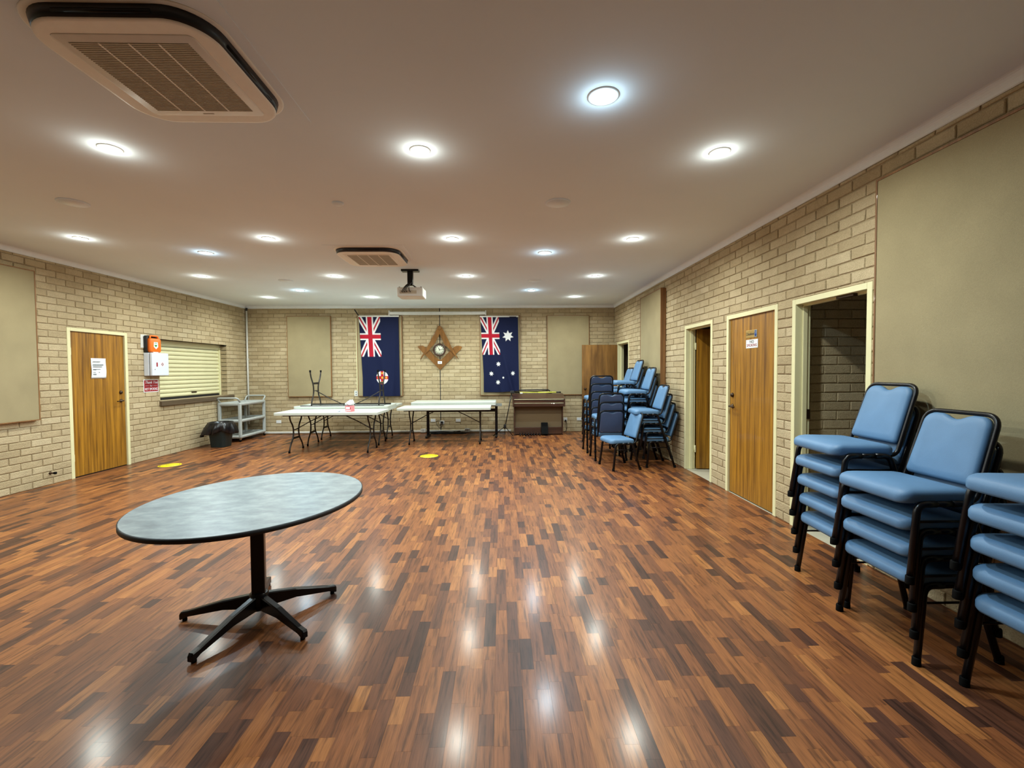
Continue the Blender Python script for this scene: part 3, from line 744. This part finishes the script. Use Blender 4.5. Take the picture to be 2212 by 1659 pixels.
def nsw(u, v):
    if u < .53 and v < .5: return union(u/.53, v/.5)
    x, y = (u-.53)*.93, (v-.765)*1.86; R_ = .155
    if math.hypot(x, y) < R_:
        for sx, sy in ((.105, 0), (-.105, 0), (0, .105), (0, -.105)):
            if in_star(x, y, (sx, sy, .03, 8, .6, 0)): return GOLD
        if math.hypot(x, y) < .028: return GOLD
        if abs(x) < .038 or abs(y) < .038: return RED
        return WHT
    return NAVY
AUS = [(.72, .255, .155, 7, .52, 0), (.43, .625, .068, 7, .5, 0), (.22, .752, .068, 7, .5, 0), (.83, .757, .066, 7, .5, 0), (.405, .868, .068, 7, .5, 0), (.555, .808, .036, 5, .5, 0)]
def aus(u, v):
    if u < .49 and v < .5: return union(u/.49, v/.5)
    for cx_, cy_, R_, n, ri, ro in AUS:
        if in_star(u*.88, -v*1.76, (cx_*.88, -cy_*1.76, R_*.88, n, ri, ro)): return WHT
    return NAVY
f1 = flag('flag', 'navy blue flag with round white badge and red cross', (-3.288, -2.372, -3.215, -2.36, 2.735, .88), nsw, .92, 0)
f2 = flag('flag', 'navy blue flag with white stars beside the organ', (-.469, .41, -.40, .43, 2.72, .955), aus, .88, 1)
MB().tube([(-.03, .02, 1.855), (-.13, -.02, 2.02)], .013, 8).build('pole_end', 'blackmatte', f1).location = (-.42, 0, 0)
MB().bbox(.24, .40, -.012, -.008, 1.755, 1.772, .001).build('size_label', 'darkink', f2)

# emblem: square and compasses with clock
EX, EZ = -1.43, 2.515; k_ = .00189
def Z(pts): return [((x-1110)*k_, (255-y)*k_) for x, y in pts]
r = thing('wooden_emblem', 'wooden square and compasses emblem around a clock on the back wall', 'emblem', (EX, YB-.0095, EZ))
sqL = Z([(1113, 800), (1113, 672), (1095, 668), (958, 530), (948, 522), (925, 510), (900, 494), (868, 494), (848, 500), (835, 505), (850, 528), (878, 560)])
sqR = Z([(1113, 800), (1345, 568), (1372, 545), (1386, 518), (1378, 505), (1345, 498), (1318, 500), (1298, 508), (1275, 526), (1130, 668), (1113, 672)])
MB().prism(sqL, -.035, -.01, 'xz').build('square_arm', 'emblem', r); MB().prism(sqR, -.035, -.01, 'xz').build('square_arm', 'emblem', r)
cL = Z([(1088, 275), (1098, 262), (1112, 258), (1112, 352), (1052, 470), (1035, 492), (1010, 510), (985, 548), (930, 600), (885, 650), (868, 665), (885, 628), (935, 555), (962, 502)])
cR = Z([(1112, 258), (1128, 258), (1142, 272), (1225, 440), (1252, 505), (1285, 560), (1316, 615), (1335, 668), (1320, 650), (1290, 606), (1240, 552), (1205, 512), (1180, 498), (1165, 470), (1112, 352)])
MB().prism(cL, -.058, -.036, 'xz').build('compass_leg', 'emblem', r); MB().prism(cR, -.06, -.037, 'xz').build('compass_leg', 'emblem', r)
MB().lathe([(.052, -.036), (.052, -.066), (.04, -.07)], 20, (0, 0, -.045), 'y').build('pivot', 'emblem', r)
for sx in (-1, 1):
    p0 = (sx*.40, -.045, -.71); MB().tube([p0, (sx*.455, -.045, -.80)], [.008, .002], 6).build('compass_point', 'bronze', r)
r = thing('wall_clock', 'round wall clock with brown rim inside the wooden emblem', 'clock', (EX-.003, YB-.05, 1.958))
MB().lathe([(.14, 0), (.15, -.02), (.15, -.035), (.138, -.05), (.116, -.05), (.112, -.03)], 40, axis='y', cap=False).build('rim', 'organwood', r)
MB().lathe([(.115, -.024), (.115, -.03)], 40, axis='y').build('face', 'clockface', r)
for q in range(12):
    a = q*PI/6; c, s = math.cos(a), math.sin(a); R3 = Matrix.Rotation(a, 3, 'Y')
    MB().box(-.005, .005, -.0318, -.0298, .078, .102, rot=R3).build('hour_mark', 'darkink', r)
MB().box(-.006, .006, -.034, -.032, -.012, .055, rot=Matrix.Rotation(math.radians(-23), 3, 'Y')).build('hour_hand', 'darkink', r)
MB().box(-.004, .004, -.036, -.034, -.015, .085, rot=Matrix.Rotation(math.radians(78), 3, 'Y')).build('minute_hand', 'darkink', r)
MB().lathe([(.009, -.031), (.009, -.038)], 12, axis='y').build('hub', 'darkink', r)
r = plate('name_plate', 'B', YB-.046, EX-.05, EX+.05, 1.63, 1.695, .004, 'paper', 'small white card fixed at the foot of the wooden emblem', 'sign')
strip(r, 'B', .004, 0, .033, .05, .012, 'ink')
tag(MB().box(EX-.009, EX+.009, YB-.0125, YB-.006, 0, H).build('expansion_joint', 'darkink'), 'thin dark vertical joint line down the back wall', 'joint')

# conduits, sockets
r = thing('corner_conduit', 'white vertical conduit in the back left corner', 'conduit', (XL+.05, YB-.04, .25))
MB().tube([(0, 0, 0), (0, 0, 2.66)], .019, 10).build('pipe', 'white', r); MB().tube([(0, 0, 2.64), (.012, -.01, 2.70)], .02, 8).build('cap', 'blackmatte', r)
MB().bbox(-.015, .022, -.02, .03, 1.5, 1.53, .004).build('clip', 'white', r)
def socket(x, z, label, vert=False, w_=.115, h=.072):
    if vert: w_, h = h, w_
    r = plate('power_outlet', 'B', YB-.0095, x-w_/2, x+w_/2, z-h/2, z+h/2, .012, 'white', label, 'outlet', 'white power outlets')
    for s in (-1, 1):
        c = (s*.026, h/2) if not vert else (0, h/2+s*.026)
        o = MB().bbox(c[0]-.014, c[0]+.014, -.0132, -.0115, c[1]-.014, c[1]+.014, .001).build('socket', 'ink' if vert else 'cabinet', r)
    return r
socket(-5.218, .296, 'white double outlet low on back wall right of the grey cart')
socket(-1.608, .296, 'white double outlet below the clock, left of the dark joint')
socket(-1.016, .292, 'white double outlet below the clock, right of the dark joint')
socket(1.865, .298, 'white double outlet low on back wall between organ and chairs')
socket(1.535, .298, 'white outlet with black plug at the right side of the organ', w_=.085, h=.085)
socket(-3.404, .95, 'white vertical outlet beside the flag with round badge', True, .13, .085)
r = socket(-1.40, .245, 'white outlet with cables on the dark joint below the clock', w_=.11, h=.085)
MB().bbox(-.03, .03, -.05, -.012, .02, .07, .006).build('plug', 'blackmatte', r)
MB().tube(fillet([(0, -.045, .04), (.04, -.07, -.02), (-.05, -.05, -.1), (-.14, -.05, .02), (-.1, -.04, .1), (.0, -.05, .06)], .05), .005, 6).build('cable', 'blackmatte', r)
r = thing('outlet_conduit', 'slim cream conduit running up beside the flag with round badge', 'conduit', (-3.372, YB-.02, 1.01))
MB().bbox(-.012, .012, -.01, .01, 0, 1.70, .003).build('duct', 'cream', r)
for x, lb in ((-1.84, 'white junction box on the skirting duct left of the cables'), (-.80, 'white junction box on the skirting duct right of the cables')):
    r = thing('junction_box', lb, 'junction box', (x, YB-.03, .015)); MB().bbox(-.06, .06, -.03, .004, 0, .085, .004).build('case', 'white', r); MB().bbox(-.004, .004, -.0315, -.029, .01, .075, .001).build('seam', 'ink', r)
r = thing('organ_lead', 'black mains lead hanging beside the organ', 'cable', (1.535, YB-.03, .0))
MB().bbox(-.018, .018, -.03, .0, .25, .285, .004).build('plug', 'blackmatte', r)
MB().tube(fillet([(0, -.03, .26), (.025, -.05, .2), (.02, -.05, .05), (-.02, -.06, .008), (-.06, -.12, .008)], .05), .006, 6).build('cord', 'blackmatte', r)
r = thing('cable_pile', 'heap of black cables on the floor under the tables', 'cables', (-1.25, 10.40, 0))
for q in range(9):
    rr = random.Random(q); pts = [(rr.uniform(-.12, .12)+.42*math.sin(a*1.0+q)*rr.uniform(.6, 1), rr.uniform(-.03, .03)+.07*math.cos(a*2+q), .01+.012*(q % 4)+.008*math.sin(a*3)) for a in [k*.7 for k in range(9)]]
    MB().tube(fillet(pts, .06, 3), .008, 6).build('cable', 'blackmatte', r)

# ---------------------------------------------------------------- oval pedestal table
TX, TY, TZ = -1.452, 2.668, .722
r = thing('pedestal_table', 'oval blue grey laminate table on a black five star pedestal', 'table', (TX, TY, 0))
A, B, TH = .662, .578, math.radians(82)
def ell(sc_, z, n=72):
    out = []
    for k in range(n):
        a = 2*PI*k/n; u, v = (A-sc_)*math.cos(a), (B-sc_)*math.sin(a)
        out.append((u*math.cos(TH)-v*math.sin(TH), u*math.sin(TH)+v*math.cos(TH), z))
    return out
top = MB().loft([ell(.004, TZ-.022), ell(.004, TZ-.001), ell(.005, TZ)], smooth=False).build('table_top', 'laminate', r)
MB().loft([ell(.0045, TZ-.026), ell(-.001, TZ-.024), ell(-.001, TZ-.003), ell(.004, TZ-.0012)], caps=False).build('edge_band', 'blackmatte', top)
MB().bbox(-.17, .17, -.17, .17, TZ-.034, TZ-.022, .004).build('fixing_plate', 'blackmatte', r)
MB().bbox(-.036, .036, -.036, .036, .06, TZ-.03, .008, 3, rot=Matrix.Rotation(math.radians(20), 3, 'Z')).build('column', 'blackmetal', r)
MB().lathe([(.045, .055), (.052, .07), (.052, .15), (.042, .16)], 20).build('hub', 'blackmetal', r)
for q in range(5):
    a = math.radians(39+72*q); R3 = Matrix.Rotation(a, 3, 'Z'); rings = []
    for u, w_, z0, z1 in ((.03, .021, .06, .145), (.2, .019, .062, .115), (.40, .016, .030, .062), (.44, .016, .012, .056), (.448, .014, .014, .046)):
        rings.append([R3 @ Vector(p) for p in ((u, -w_, z0), (u, w_, z0), (u, w_, z1-.006), (u, w_*.7, z1), (u, -w_*.7, z1), (u, -w_, z1-.006))])
    lg = MB().loft(rings, smooth=False).build('leg', 'blackmetal', r)
    c = R3 @ Vector((.425, 0, 0)); MB().lathe([(.012, 0), (.013, .004), (.012, .024)], 14, (c.x, c.y, 0)).build('glide', 'rubber', lg)

# ---------------------------------------------------------------- stacking chairs (front faces -X, origin on floor under the seat front)
SF, BW = .018, .205
def chair_proto():
    r = thing('stacking_chair', 'x', 'chair', (0, 0, -20))
    # seat cushion
    rings = []; D, Wd = .376, .455
    for ins, z in ((.02, .390), (.005, .394), (0, .405), (0, .436), (.005, .449), (.018, .458), (.045, .464), (.10, .467)):
        rg = []
        for u, v in rrect(D-2*ins, Wd-2*ins, max(.055-ins*.4, .02), 6, D/2, 0):
            dz = -.020*((D/2-u)/(D/2))**4*(1 if u < D/2 else 0)*(1 if z > .43 else .6)-.012*u/D
            rg.append((u, v, z+dz))
        rings.append(rg)
    st = MB().loft(rings).build('seat', 'vinyl', r)
    MB().bbox(.03, .34, -.20, .20, .384, .400, .004).build('seat_board', 'blackmatte', st)
    # side frames
    for s in (-1, 1):
        yt, yf = s*.232, s*.25
        fpath = fillet([(.018, yf, .004), (.066, yt, .386), (.16, yt, .386)], .055, 6)
        lg = MB().tube(fpath, .0165, 10).build('leg', 'blackmetal', r)
        MB().lathe([(.019, 0), (.0195, .004), (.0185, .035), (.0165, .04)], 12, (.018, yf, 0)).build('foot_cap', 'rubber', lg)
        rpath = fillet([(.438, yf, .004), (.326, yt, .386), (.24, yt, .386)], .055, 6)
        lg = MB().tube(rpath, .0165, 10).build('leg', 'blackmetal', r)
        MB().lathe([(.019, 0), (.0195, .004), (.0185, .035), (.0165, .04)], 12, (.438, yf, 0)).build('foot_cap', 'rubber', lg)
        MB().tube([(.155, yt, .386), (.245, yt, .386)], .0145, 10).build('side_rail', 'blackmetal', r)
        MB().tube([(.052, s*.234, .30), (.345, s*.234, .30)], .006, 8).build('stretcher', 'blackmetal', r)
    MB().tube([(.12, -.232, .386), (.12, .232, .386)], .010, 8).build('cross_bar', 'blackmetal', r)
    MB().tube([(.30, -.232, .386), (.30, .232, .386)], .010, 8).build('cross_bar', 'blackmetal', r)
    # backrest: plane through (u0,z0) leaning back
    u0, z0, ln = .390, .40, .32; nn = Vector((1, 0, -ln)).normalized()
    def BPt(y, z, d): return Vector((u0+ln*(z-z0), y, z))+nn*d
    zt = .815
    half = [(.375-.05, z0-.012)]
    fr = [(.30, -BW-.012, .388), (.345, -BW-.012, .388)]
    path = [BPt(-BW, z0+.012, 0), BPt(-BW+.012, zt, 0), BPt(BW-.012, zt, 0), BPt(BW, z0+.012, 0)]
    full = fillet([Vector((.30, -BW, .386)), Vector((.390, -BW, .386))]+path[1:3]+[Vector((.390, BW, .386)), Vector((.30, BW, .386))], .072, 7)
    MB().tube(full, .0125, 10).build('back_frame', 'blackmetal', r)
    def outline(ins):
        w0, w1, zb_, zp = BW-.016-ins, BW-.026-ins, .452+ins, zt-.014-ins; rr = .058-ins*.5; pts = []
        for k in range(7):
            a = PI/2*k/6; pts.append((w1-rr+rr*math.cos(a), zp-rr+rr*math.sin(a)))
        for k in range(1, 12):
            y = (w1-rr)*(1-2*k/12); c = math.cos(max(-PI/2, min(PI/2, y/.075*PI/2))); pts.append((y, zp-.026*c**1.3))
        for k in range(7):
            a = PI/2+PI/2*k/6; pts.append((-w1+rr+rr*math.cos(a), zp-rr+rr*math.sin(a)))
        for k in range(5):
            a = PI+PI/2*k/4; pts.append((-w0+.02+.02*math.cos(a), zb_+.02+.02*math.sin(a)))
        for k in range(5):
            a = 1.5*PI+PI/2*k/4; pts.append((w0-.02+.02*math.cos(a), zb_+.02+.02*math.sin(a)))
        return pts
    pad = MB().loft([[BPt(y, z, d) for y, z in outline(i)] for i, d in ((.0, .004), (0, -.010), (.005, -.020), (.016, -.027), (.045, -.031))]).build('backrest', 'vinyl', r)
    MB().loft([[BPt(y, z, d) for y, z in outline(i)] for i, d in ((.001, .004), (.004, .011), (.018, .014))]).build('back_panel', 'vinylback', pad)
    mb = MB()
    for s in (-1, 1): mb.lathe([(.006, .012), (.006, .018), (.003, .020)], 8, (u0+.02, s*.14, z0+.07), 'x')
    mb.build('bolt', 'chrome', pad)
    return r
PROTO = chair_proto(); CH = [0]
ORD = ['bottom', 'second', 'third', 'fourth', 'fifth', 'sixth', 'seventh']
def stack(n, x, y, rz, where, group, s=.014, dz=.1358, jig=0):
    """x,y: mid point of the bottom chair's seat front; rz: 0 faces -X"""
    rnd = random.Random(int(x*100)+n)
    for k in range(n):
        o = PROTO if CH[0] == 0 else copy_tree(PROTO); CH[0] += 1
        f = Vector((-math.cos(rz), -math.sin(rz))); p = Vector((x, y))+f*s*k
        o.location = (p.x, p.y, k*dz); o.rotation_euler = (0, 0, rz+rnd.uniform(-jig, jig)*(k > 0))
        pos = 'top' if k == n-1 else ('bottom' if k == 0 else ORD[k]+' from bottom')
        o['label'] = f'blue padded chair, {pos} of the {where}'; o['group'] = group
def chair(x, y, rz, label, group):
    o = PROTO if CH[0] == 0 else copy_tree(PROTO); CH[0] += 1
    o.location = (x, y, 0); o.rotation_euler = (0, 0, rz); o['label'] = label; o['group'] = group
GN, GF = 'chairs stacked at near right', 'chairs stacked at far right'
R_ = math.radians
stack(5, 2.108, 2.897, R_(-3.5), 'near stack at the dark doorway', GN)
stack(4, 2.022, 2.362, R_(0), 'middle one of three near stacks', GN)
stack(5, 2.105, 1.715, R_(-1), 'stack cut by the photo edge', GN)
stack(5, 1.765, 8.222, R_(-90), 'five high stack before the open door', GF, .014)
stack(3, 1.765, 7.555, R_(-90), 'three high stack facing away', GF, .014)
stack(4, 2.150, 6.825, R_(0), 'uneven stack beside the narrow doorway', GF, .048)
stack(6, 2.09, 7.43, R_(0), 'six high stack by the far panel', GF, .014)
stack(7, 2.09, 8.03, R_(0), 'tallest stack near the corner', GF, .014)
stack(6, 2.09, 8.65, R_(0), 'rearmost stack by the corner doorway', GF, .014)
chair(1.552, 6.615, R_(10.5), 'single unstacked blue padded chair in front of the far stacks', GF)

# ---------------------------------------------------------------- folding tables
def wishbone(mb_r, x, s, root, mat, Dp, zt):
    """pair of curved legs in the plane x=const; zt underside height; s: direction to the middle"""
    for q in (-1, 1):
        w_ = Dp/2
        path = fillet([(x, q*w_*.62, zt), (x, q*w_*.58, zt*.86), (x, q*w_*.26, zt*.66), (x, q*w_*.26, zt*.40), (x, q*w_*.62, zt*.16), (x, q*w_*.70, .01)], .10, 5)
        lg = MB().tube(path, .0135, 8).build('leg', mat, root)
        p = path[-1]; MB().lathe([(.018, 0), (.018, .035), (.014, .04)], 10, (p.x, p.y, 0 if zt > 0 else -.04)).build('foot_cap', 'rubber', lg)
    a = MB().bbox(x-.008, x+.008, -Dp*.16, Dp*.16, zt*.36-.02, zt*.36+.02, .004).build('crossbar', mat, root)
    MB().tube([(x, -Dp*.13, zt*.58), (x, Dp*.13, zt*.58)], .008, 8).build('crossbar', mat, root)
    MB().tube([(x, 0, zt*.58), (x+s*.28, 0, zt*.80), (x+s*.56, 0, zt-.006)], .009, 8).build('brace', mat, root)
def folding_table(x, y, rz, L, Dp, label, z=.74, inset=.22, mat='brownmetal', r_=.03):
    r = thing('folding_table', label, 'table', (x, y, 0), rz, 'white folding trestle tables'); t = .05
    mb = MB(); mb.loft([[(u, v, zz) for u, v in rrect(L-2*i, Dp-2*i, r_, 4)] for i, zz in ((.012, z-t), (0, z-t+.004), (0, z-.008), (.003, z-.002), (.010, z))], smooth=False); mb.build('table_top', 'tabletop', r)
    for q in (-1, 1): MB().bbox(-L/2+.12, L/2-.12, q*(Dp/2-.10)-.012, q*(Dp/2-.10)+.012, z-t-.022, z-t, .003).build('side_rail', mat, r)
    for s in (-1, 1): wishbone(None, s*(L/2-inset), -s, r, mat, Dp, z-t)
    return r
folding_table(-3.10, 8.345, R_(-1.5), 1.85, .76, 'white folding table with tissue box in front of left flag')
folding_table(-3.12, 9.13, 0, 1.83, .74, 'white folding table carrying an upturned table')
folding_table(-3.17, 9.93, 0, 1.83, .74, 'white folding table nearest the back wall behind the upturned table')
folding_table(-1.125, 9.13, 0, 1.84, .72, 'white folding table standing alone below the clock')
# upturned table lying on the middle one
r = thing('folding_table', 'upturned white folding table with its legs in the air', 'table', (-3.12, 9.13, .74), 0, 'white folding trestle tables')
L, Dp = 1.83, .74
MB().loft([[(u, v, zz) for u, v in rrect(L-2*i, Dp-2*i, .03, 4)] for i, zz in ((.010, 0), (0, .006), (0, .046), (.004, .05), (.022, .05), (.026, .03))], smooth=False).build('table_top', 'tabletop', r)
for q in (-1, 1): MB().bbox(-L/2+.1, L/2-.1, q*(Dp/2-.09)-.013, q*(Dp/2-.09)+.013, .03, .062, .003).build('side_rail', 'brownmetal', r)
for s, x in ((-1, -.62), (1, .70)):
    s_ = -1 if x > 0 else 1
    for q in (-1, 1):
        w_ = Dp/2; path = fillet([(x, q*w_*.62, .03), (x, q*w_*.58, .13), (x, q*w_*.30, .27), (x, q*w_*.30, .45), (x, q*w_*.62, .62), (x, q*w_*.70, .72)], .10, 5)
        lg = MB().tube(path, .0135, 8).build('leg', 'brownmetal', r); p = path[-1]; MB().lathe([(.014, -.01), (.018, 0), (.018, .035)], 10, p).build('foot_cap', 'rubber', lg)
    MB().bbox(x-.008, x+.008, -Dp*.18, Dp*.18, .47, .51, .004).build('crossbar', 'brownmetal', r)
    MB().tube([(x, -Dp*.15, .34), (x, Dp*.15, .34)], .008, 8).build('crossbar', 'brownmetal', r)
    MB().tube([(x, 0, .34), (x+s_*.30, 0, .17), (x+s_*.56, 0, .05)], .009, 8).build('brace', 'brownmetal', r)
# grey table with a folded white table on it
r = thing('grey_table', 'grey topped table on black legs behind the lone white table', 'table', (-.865, 9.96, 0))
MB().bbox(-.885, .885, -.30, .30, .69, .715, .004).build('table_top', 'greytop', r)
for s in (-1, 1):
    MB().bbox(s*.76-.03, s*.76+.03, -.02, .02, .03, .69, .004).build('leg', 'blackmetal', r)
    MB().bbox(s*.76-.025, s*.76+.025, -.27, .27, .008, .05, .012).build('foot', 'blackmetal', r)
MB().bbox(-.76, .76, -.012, .012, .55, .62, .003).build('modesty_rail', 'blackmetal', r)
r = thing('folded_table', 'folded white trestle table lying flat on the grey table', 'table', (-1.02, 9.93, .715))
MB().loft([[(u, v, zz) for u, v in rrect(1.82-2*i, .70-2*i, .03, 4)] for i, zz in ((.01, 0), (0, .005), (0, .035), (.004, .038), (.004, .041), (0, .044), (0, .074), (.01, .08))], smooth=False).build('table_top', 'tabletop', r)

r = thing('tissue_box', 'pink carton with a white tissue on the front white table', 'tissue box', (-2.74, 8.16, .74), R_(-8))
bx = MB().bbox(-.06, .06, -.06, .06, 0, .105, .003).build('carton', 'pink', r)
MB().bbox(-.045, .03, -.0612, -.0598, .05, .085, .0005).build('pale_print', 'paper', bx)
MB().bbox(-.045, .045, -.0612, -.0598, .018, .03, .0005).build('pale_print', 'paper', bx)
MB().bbox(.032, .046, -.0612, -.0598, .045, .08, .0005).build('red_print', 'red', bx)
mb = MB(); rr = random.Random(4); rings = []
for k, (rad, z) in enumerate(((.03, .100), (.055, .125), (.085, .135), (.06, .15), (.045, .175), (.02, .20))):
    rings.append([(rad*(1+.45*math.sin(a*3+k*1.3)*.8)*math.cos(a)+.012*k*.5, rad*(1+.35*math.sin(a*4+k))*math.sin(a)*.8, z+.018*math.sin(a*3+k)) for a in [2*PI*q/20 for q in range(20)]])
mb.loft(rings); mb.build('tissue', 'paper', r)
for x, y, rz, lb in ((-2.97, 8.13, 4, 'white leaflet with blue print left of the tissue box'), (-2.855, 8.12, -6, 'white leaflet nearest to the pink tissue box')):
    r = thing('leaflet', lb, 'leaflet', (x, y, .74), R_(rz)); MB().bbox(-.075, .075, -.10, .10, .0003, .0035, .0008).build('page', 'paper', r)
    MB().box(-.04, .045, .03, .06, .0034, .0042).build('heading', 'blueink', r); MB().box(-.05, .05, -.06, -.04, .0034, .0042).build('print_line', 'ink', r)

# ---------------------------------------------------------------- organ
OX0, OX1, OY0, OY1 = .29, 1.40, 10.02, 10.58
r = thing('electric_organ', 'dark wooden organ with closed lid beside the starred flag', 'organ', ((OX0+OX1)/2, OY0, 0)); hw = (OX1-OX0)/2
for s in (-1, 1):
    MB().bbox(s*(hw-.0125)-.0125, s*(hw-.0125)+.0125, 0, .56, 0, .72, .003).build('side_panel', 'organwood', r)
    MB().prism([(-.14, .655), (.0, .655), (.56, .655), (.56, .93), (.20, .93), (-.06, .845), (-.14, .825)], s*(hw+.012)-.0135, s*(hw+.012)+.0135, 'yz').build('end_cheek', 'organwood', r)
ca = MB().bbox(-hw, hw, -.10, .55, .655, .69, .003).build('key_bed', 'organwood', r)
MB().prism([(.55, .89), (.55, .925), (.20, .925), (-.06, .84), (-.10, .835), (-.10, .805), (-.06, .81), (.20, .89)], -hw, hw, 'yz').build('lid', 'organwood', r)
MB().bbox(-hw, hw, -.112, -.10, .800, .836, .003).build('front_lip', 'organwood', r)
MB().bbox(-hw, hw, -.115, -.108, .815, .824, .002).build('edge_highlight_strip', 'cream', r)  # cream colour paints the bright highlight on the chrome edge strips
MB().bbox(-hw, hw, -.105, -.085, .735, .795, .003).build('fall_board', 'organwood', r)
MB().bbox(-hw, hw, -.112, -.103, .732, .738, .001).build('edge_highlight_strip', 'cream', r)  # lower strip, highlight put into its cream colour too
MB().bbox(-hw, hw, -.11, -.09, .66, .725, .003).build('front_rail', 'organwood', r)
MB().bbox(-hw+.025, hw-.025, .10, .12, .17, .66, .003).build('speaker_cloth', 'speakerclothdark', r)
MB().bbox(-hw+.025, hw-.025, .06, .09, .02, .175, .003).build('kick_board', 'organwood', r)
MB().prism([(-.06, .02), (.02, .05), (.07, .27), (.04, .285), (-.08, .04)], .06, .21, 'yz').build('expression_pedal', 'rubber', r)
for k in range(8):
    x = -.42+k*.062; MB().bbox(x-.014, x+.014, -.16, .06, .025, .05, .005, rot=Matrix.Rotation(.0, 3, 'X')).build('bass_pedal', 'blackmetal', r)
r = thing('yellow_pole', 'yellow pole with black grip lying on the organ lid', 'pole', (.865, 10.36, .94))
MB().tube([(-.50, 0, .012), (0, 0, .012)], .011, 10).build('lower_section', 'yellowpole', r); MB().tube([(0, 0, .012), (.43, 0, .012)], .014, 10).build('upper_section', 'yellowpole', r)
MB().tube([(.42, 0, .012), (.53, 0, .012)], .016, 10).build('grip', 'blackmatte', r); MB().bbox(-.42, -.36, -.02, .02, -.014, .012, .004).build('clip', 'white', r)
r = thing('folded_stand', 'black folded metal stand lying behind the yellow pole', 'stand', (.80, 10.47, .927))
MB().tube(fillet([(-.40, 0, .02), (-.38, 0, .075), (.30, 0, .085), (.35, .0, .05), (.36, 0, .015)], .04), .013, 8).build('frame_tube', 'blackmetal', r)
MB().tube([(-.45, .03, .02), (.30, .03, .055)], .012, 8).build('inner_tube', 'blackmetal', r); MB().bbox(.32, .40, -.02, .03, .0, .045, .006).build('joint', 'blackmatte', r)
r = thing('microphone_stand', 'thin black microphone stand leaning beside the organ', 'stand', (.06, 9.93, 0))
MB().tube([(0.02, 0, .16), (.19, .10, 1.0)], .011, 8).build('pole', 'blackmetal', r)
MB().lathe([(.02, .17), (.028, .19), (.028, .25), (.018, .27)], 12, (.025, 0, 0)).build('collar', 'blackmatte', r)
for dx, dy in ((-.24, -.02), (.20, -.06), (.03, .24)): MB().tube([(.025, 0, .22), (dx, dy, .012)], .008, 8).build('leg', 'blackmetal', r)
MB().tube([(.17, .09, .985), (.36, .20, .965)], .016, 8).build('boom', 'blackmetal', r); MB().bbox(.15, .24, .07, .13, .95, 1.01, .01).build('clutch', 'blackmatte', r)

# ---------------------------------------------------------------- utility cart and bin
CX, CY = -5.675, 9.95; CW, CL = .47, 1.0
r = thing('utility_cart', 'grey three shelf plastic utility cart in the back left corner', 'cart', (CX, CY, 0))
for z, nm in ((.80, 'top_tray'), (.45, 'shelf'), (.115, 'shelf')):
    mb = MB(); ring = lambda i, zz: [(u, v, zz) for u, v in rrect(CW-2*i, CL-2*i, .05, 5)]
    mb.loft([ring(.012, z-.04), ring(0, z-.036), ring(0, z+.025), ring(.016, z+.025), ring(.022, z-.015), ring(.06, z-.02)]); mb.build(nm, 'cartgrey', r)
for sx in (-1, 1):
    for sy in (-1, 1):
        x, y = sx*(CW/2-.026), sy*(CL/2-.026)
        MB().bbox(x-.028, x+.028, y-.028, y+.028, .09, .82, .012, 2).build('post', 'cartgrey', r)
        c = MB().bbox(x-.014, x+.014, y-.02, y+.02, .045, .09, .004).build('caster_fork', 'chrome', r)
        MB().lathe([(.02, -.011), (.032, -.009), (.032, .009), (.02, .011)], 18, (x, y, .032), 'x').build('wheel', 'rubber', c)
for sy in (-1, 1):
    y = sy*CL/2
    MB().tube(fillet([(-CW/2+.03, y-sy*.05, .82), (-CW/2+.02, y+sy*.05, .925), (CW/2-.02, y+sy*.05, .925), (CW/2-.03, y-sy*.05, .82)], .06, 6), .017, 10).build('handle', 'cartgrey', r)
r = thing('rubbish_bin', 'dark bin lined with a black plastic bag by the cart', 'bin', (-5.53, 8.93, 0))
MB().loft([[(u, v, z) for u, v in rrect(w_, w_*1.05, .06, 5)] for w_, z in ((.27, 0), (.275, .01), (.345, .44), (.36, .45))]).build('tub', 'bin', r)
mb = MB(); rings = []; n = 64
for k in range(14):
    t = k/13; ang = 2*PI/n; rg = []
    for q in range(n):
        a = q*ang; fold = .022*math.sin(a*9+t*2)+.016*math.sin(a*17+3*t)+.01*math.sin(a*29)
        if t < .35: rad = .15+.055*t/.35; z = .40+.10*t/.35
        else:
            s_ = (t-.35)/.65; rad = .205+.045*math.sin(s_*PI*.75)+fold*s_*1.4; z = .50-.225*s_-.03*math.sin(a*2+.6)*s_+.02*math.sin(a*5)*s_
        ex = .10*max(0, math.cos(a-PI*1.22))**6*max(0, t-.5)*2
        rg.append(((rad+ex)*math.cos(a)*1.0, (rad+ex)*math.sin(a)*1.04, z-ex*.3))
    rings.append(rg)
mb.loft(rings, caps=False); o = mb.build('bag', 'bag', r); sm = o.modifiers.new('thickness', 'SOLIDIFY'); sm.thickness = .002

# ---------------------------------------------------------------- floor stickers
for x, y, lb in ((-5.25, 7.17, 'round yellow floor sticker near the left door'), (-1.245, 7.70, 'round yellow floor sticker in the middle of the hall')):
    r = thing('floor_sticker', lb, 'sticker', (x, y, 0), group='round yellow floor stickers')
    MB().lathe([(.155, .0003), (.155, .0012)], 40).build('disc', 'yellow', r)
    for a in [R_(k) for k in (20, 32, 44, 136, 148, 160, 200, 212, 224, 316, 328, 340)]:
        MB().box(-.012, .012, -.005, .005, .0010, .0016, rot=Matrix.Rotation(a+PI/2, 3, 'Z'), at=(.125*math.cos(a), .125*math.sin(a), 0)).build('print_mark', 'darkink', r)
    for k in range(5): MB().box(-.06+k*.027, -.042+k*.027, -.012, .012, .0010, .0016).build('print_mark', 'darkink', r)
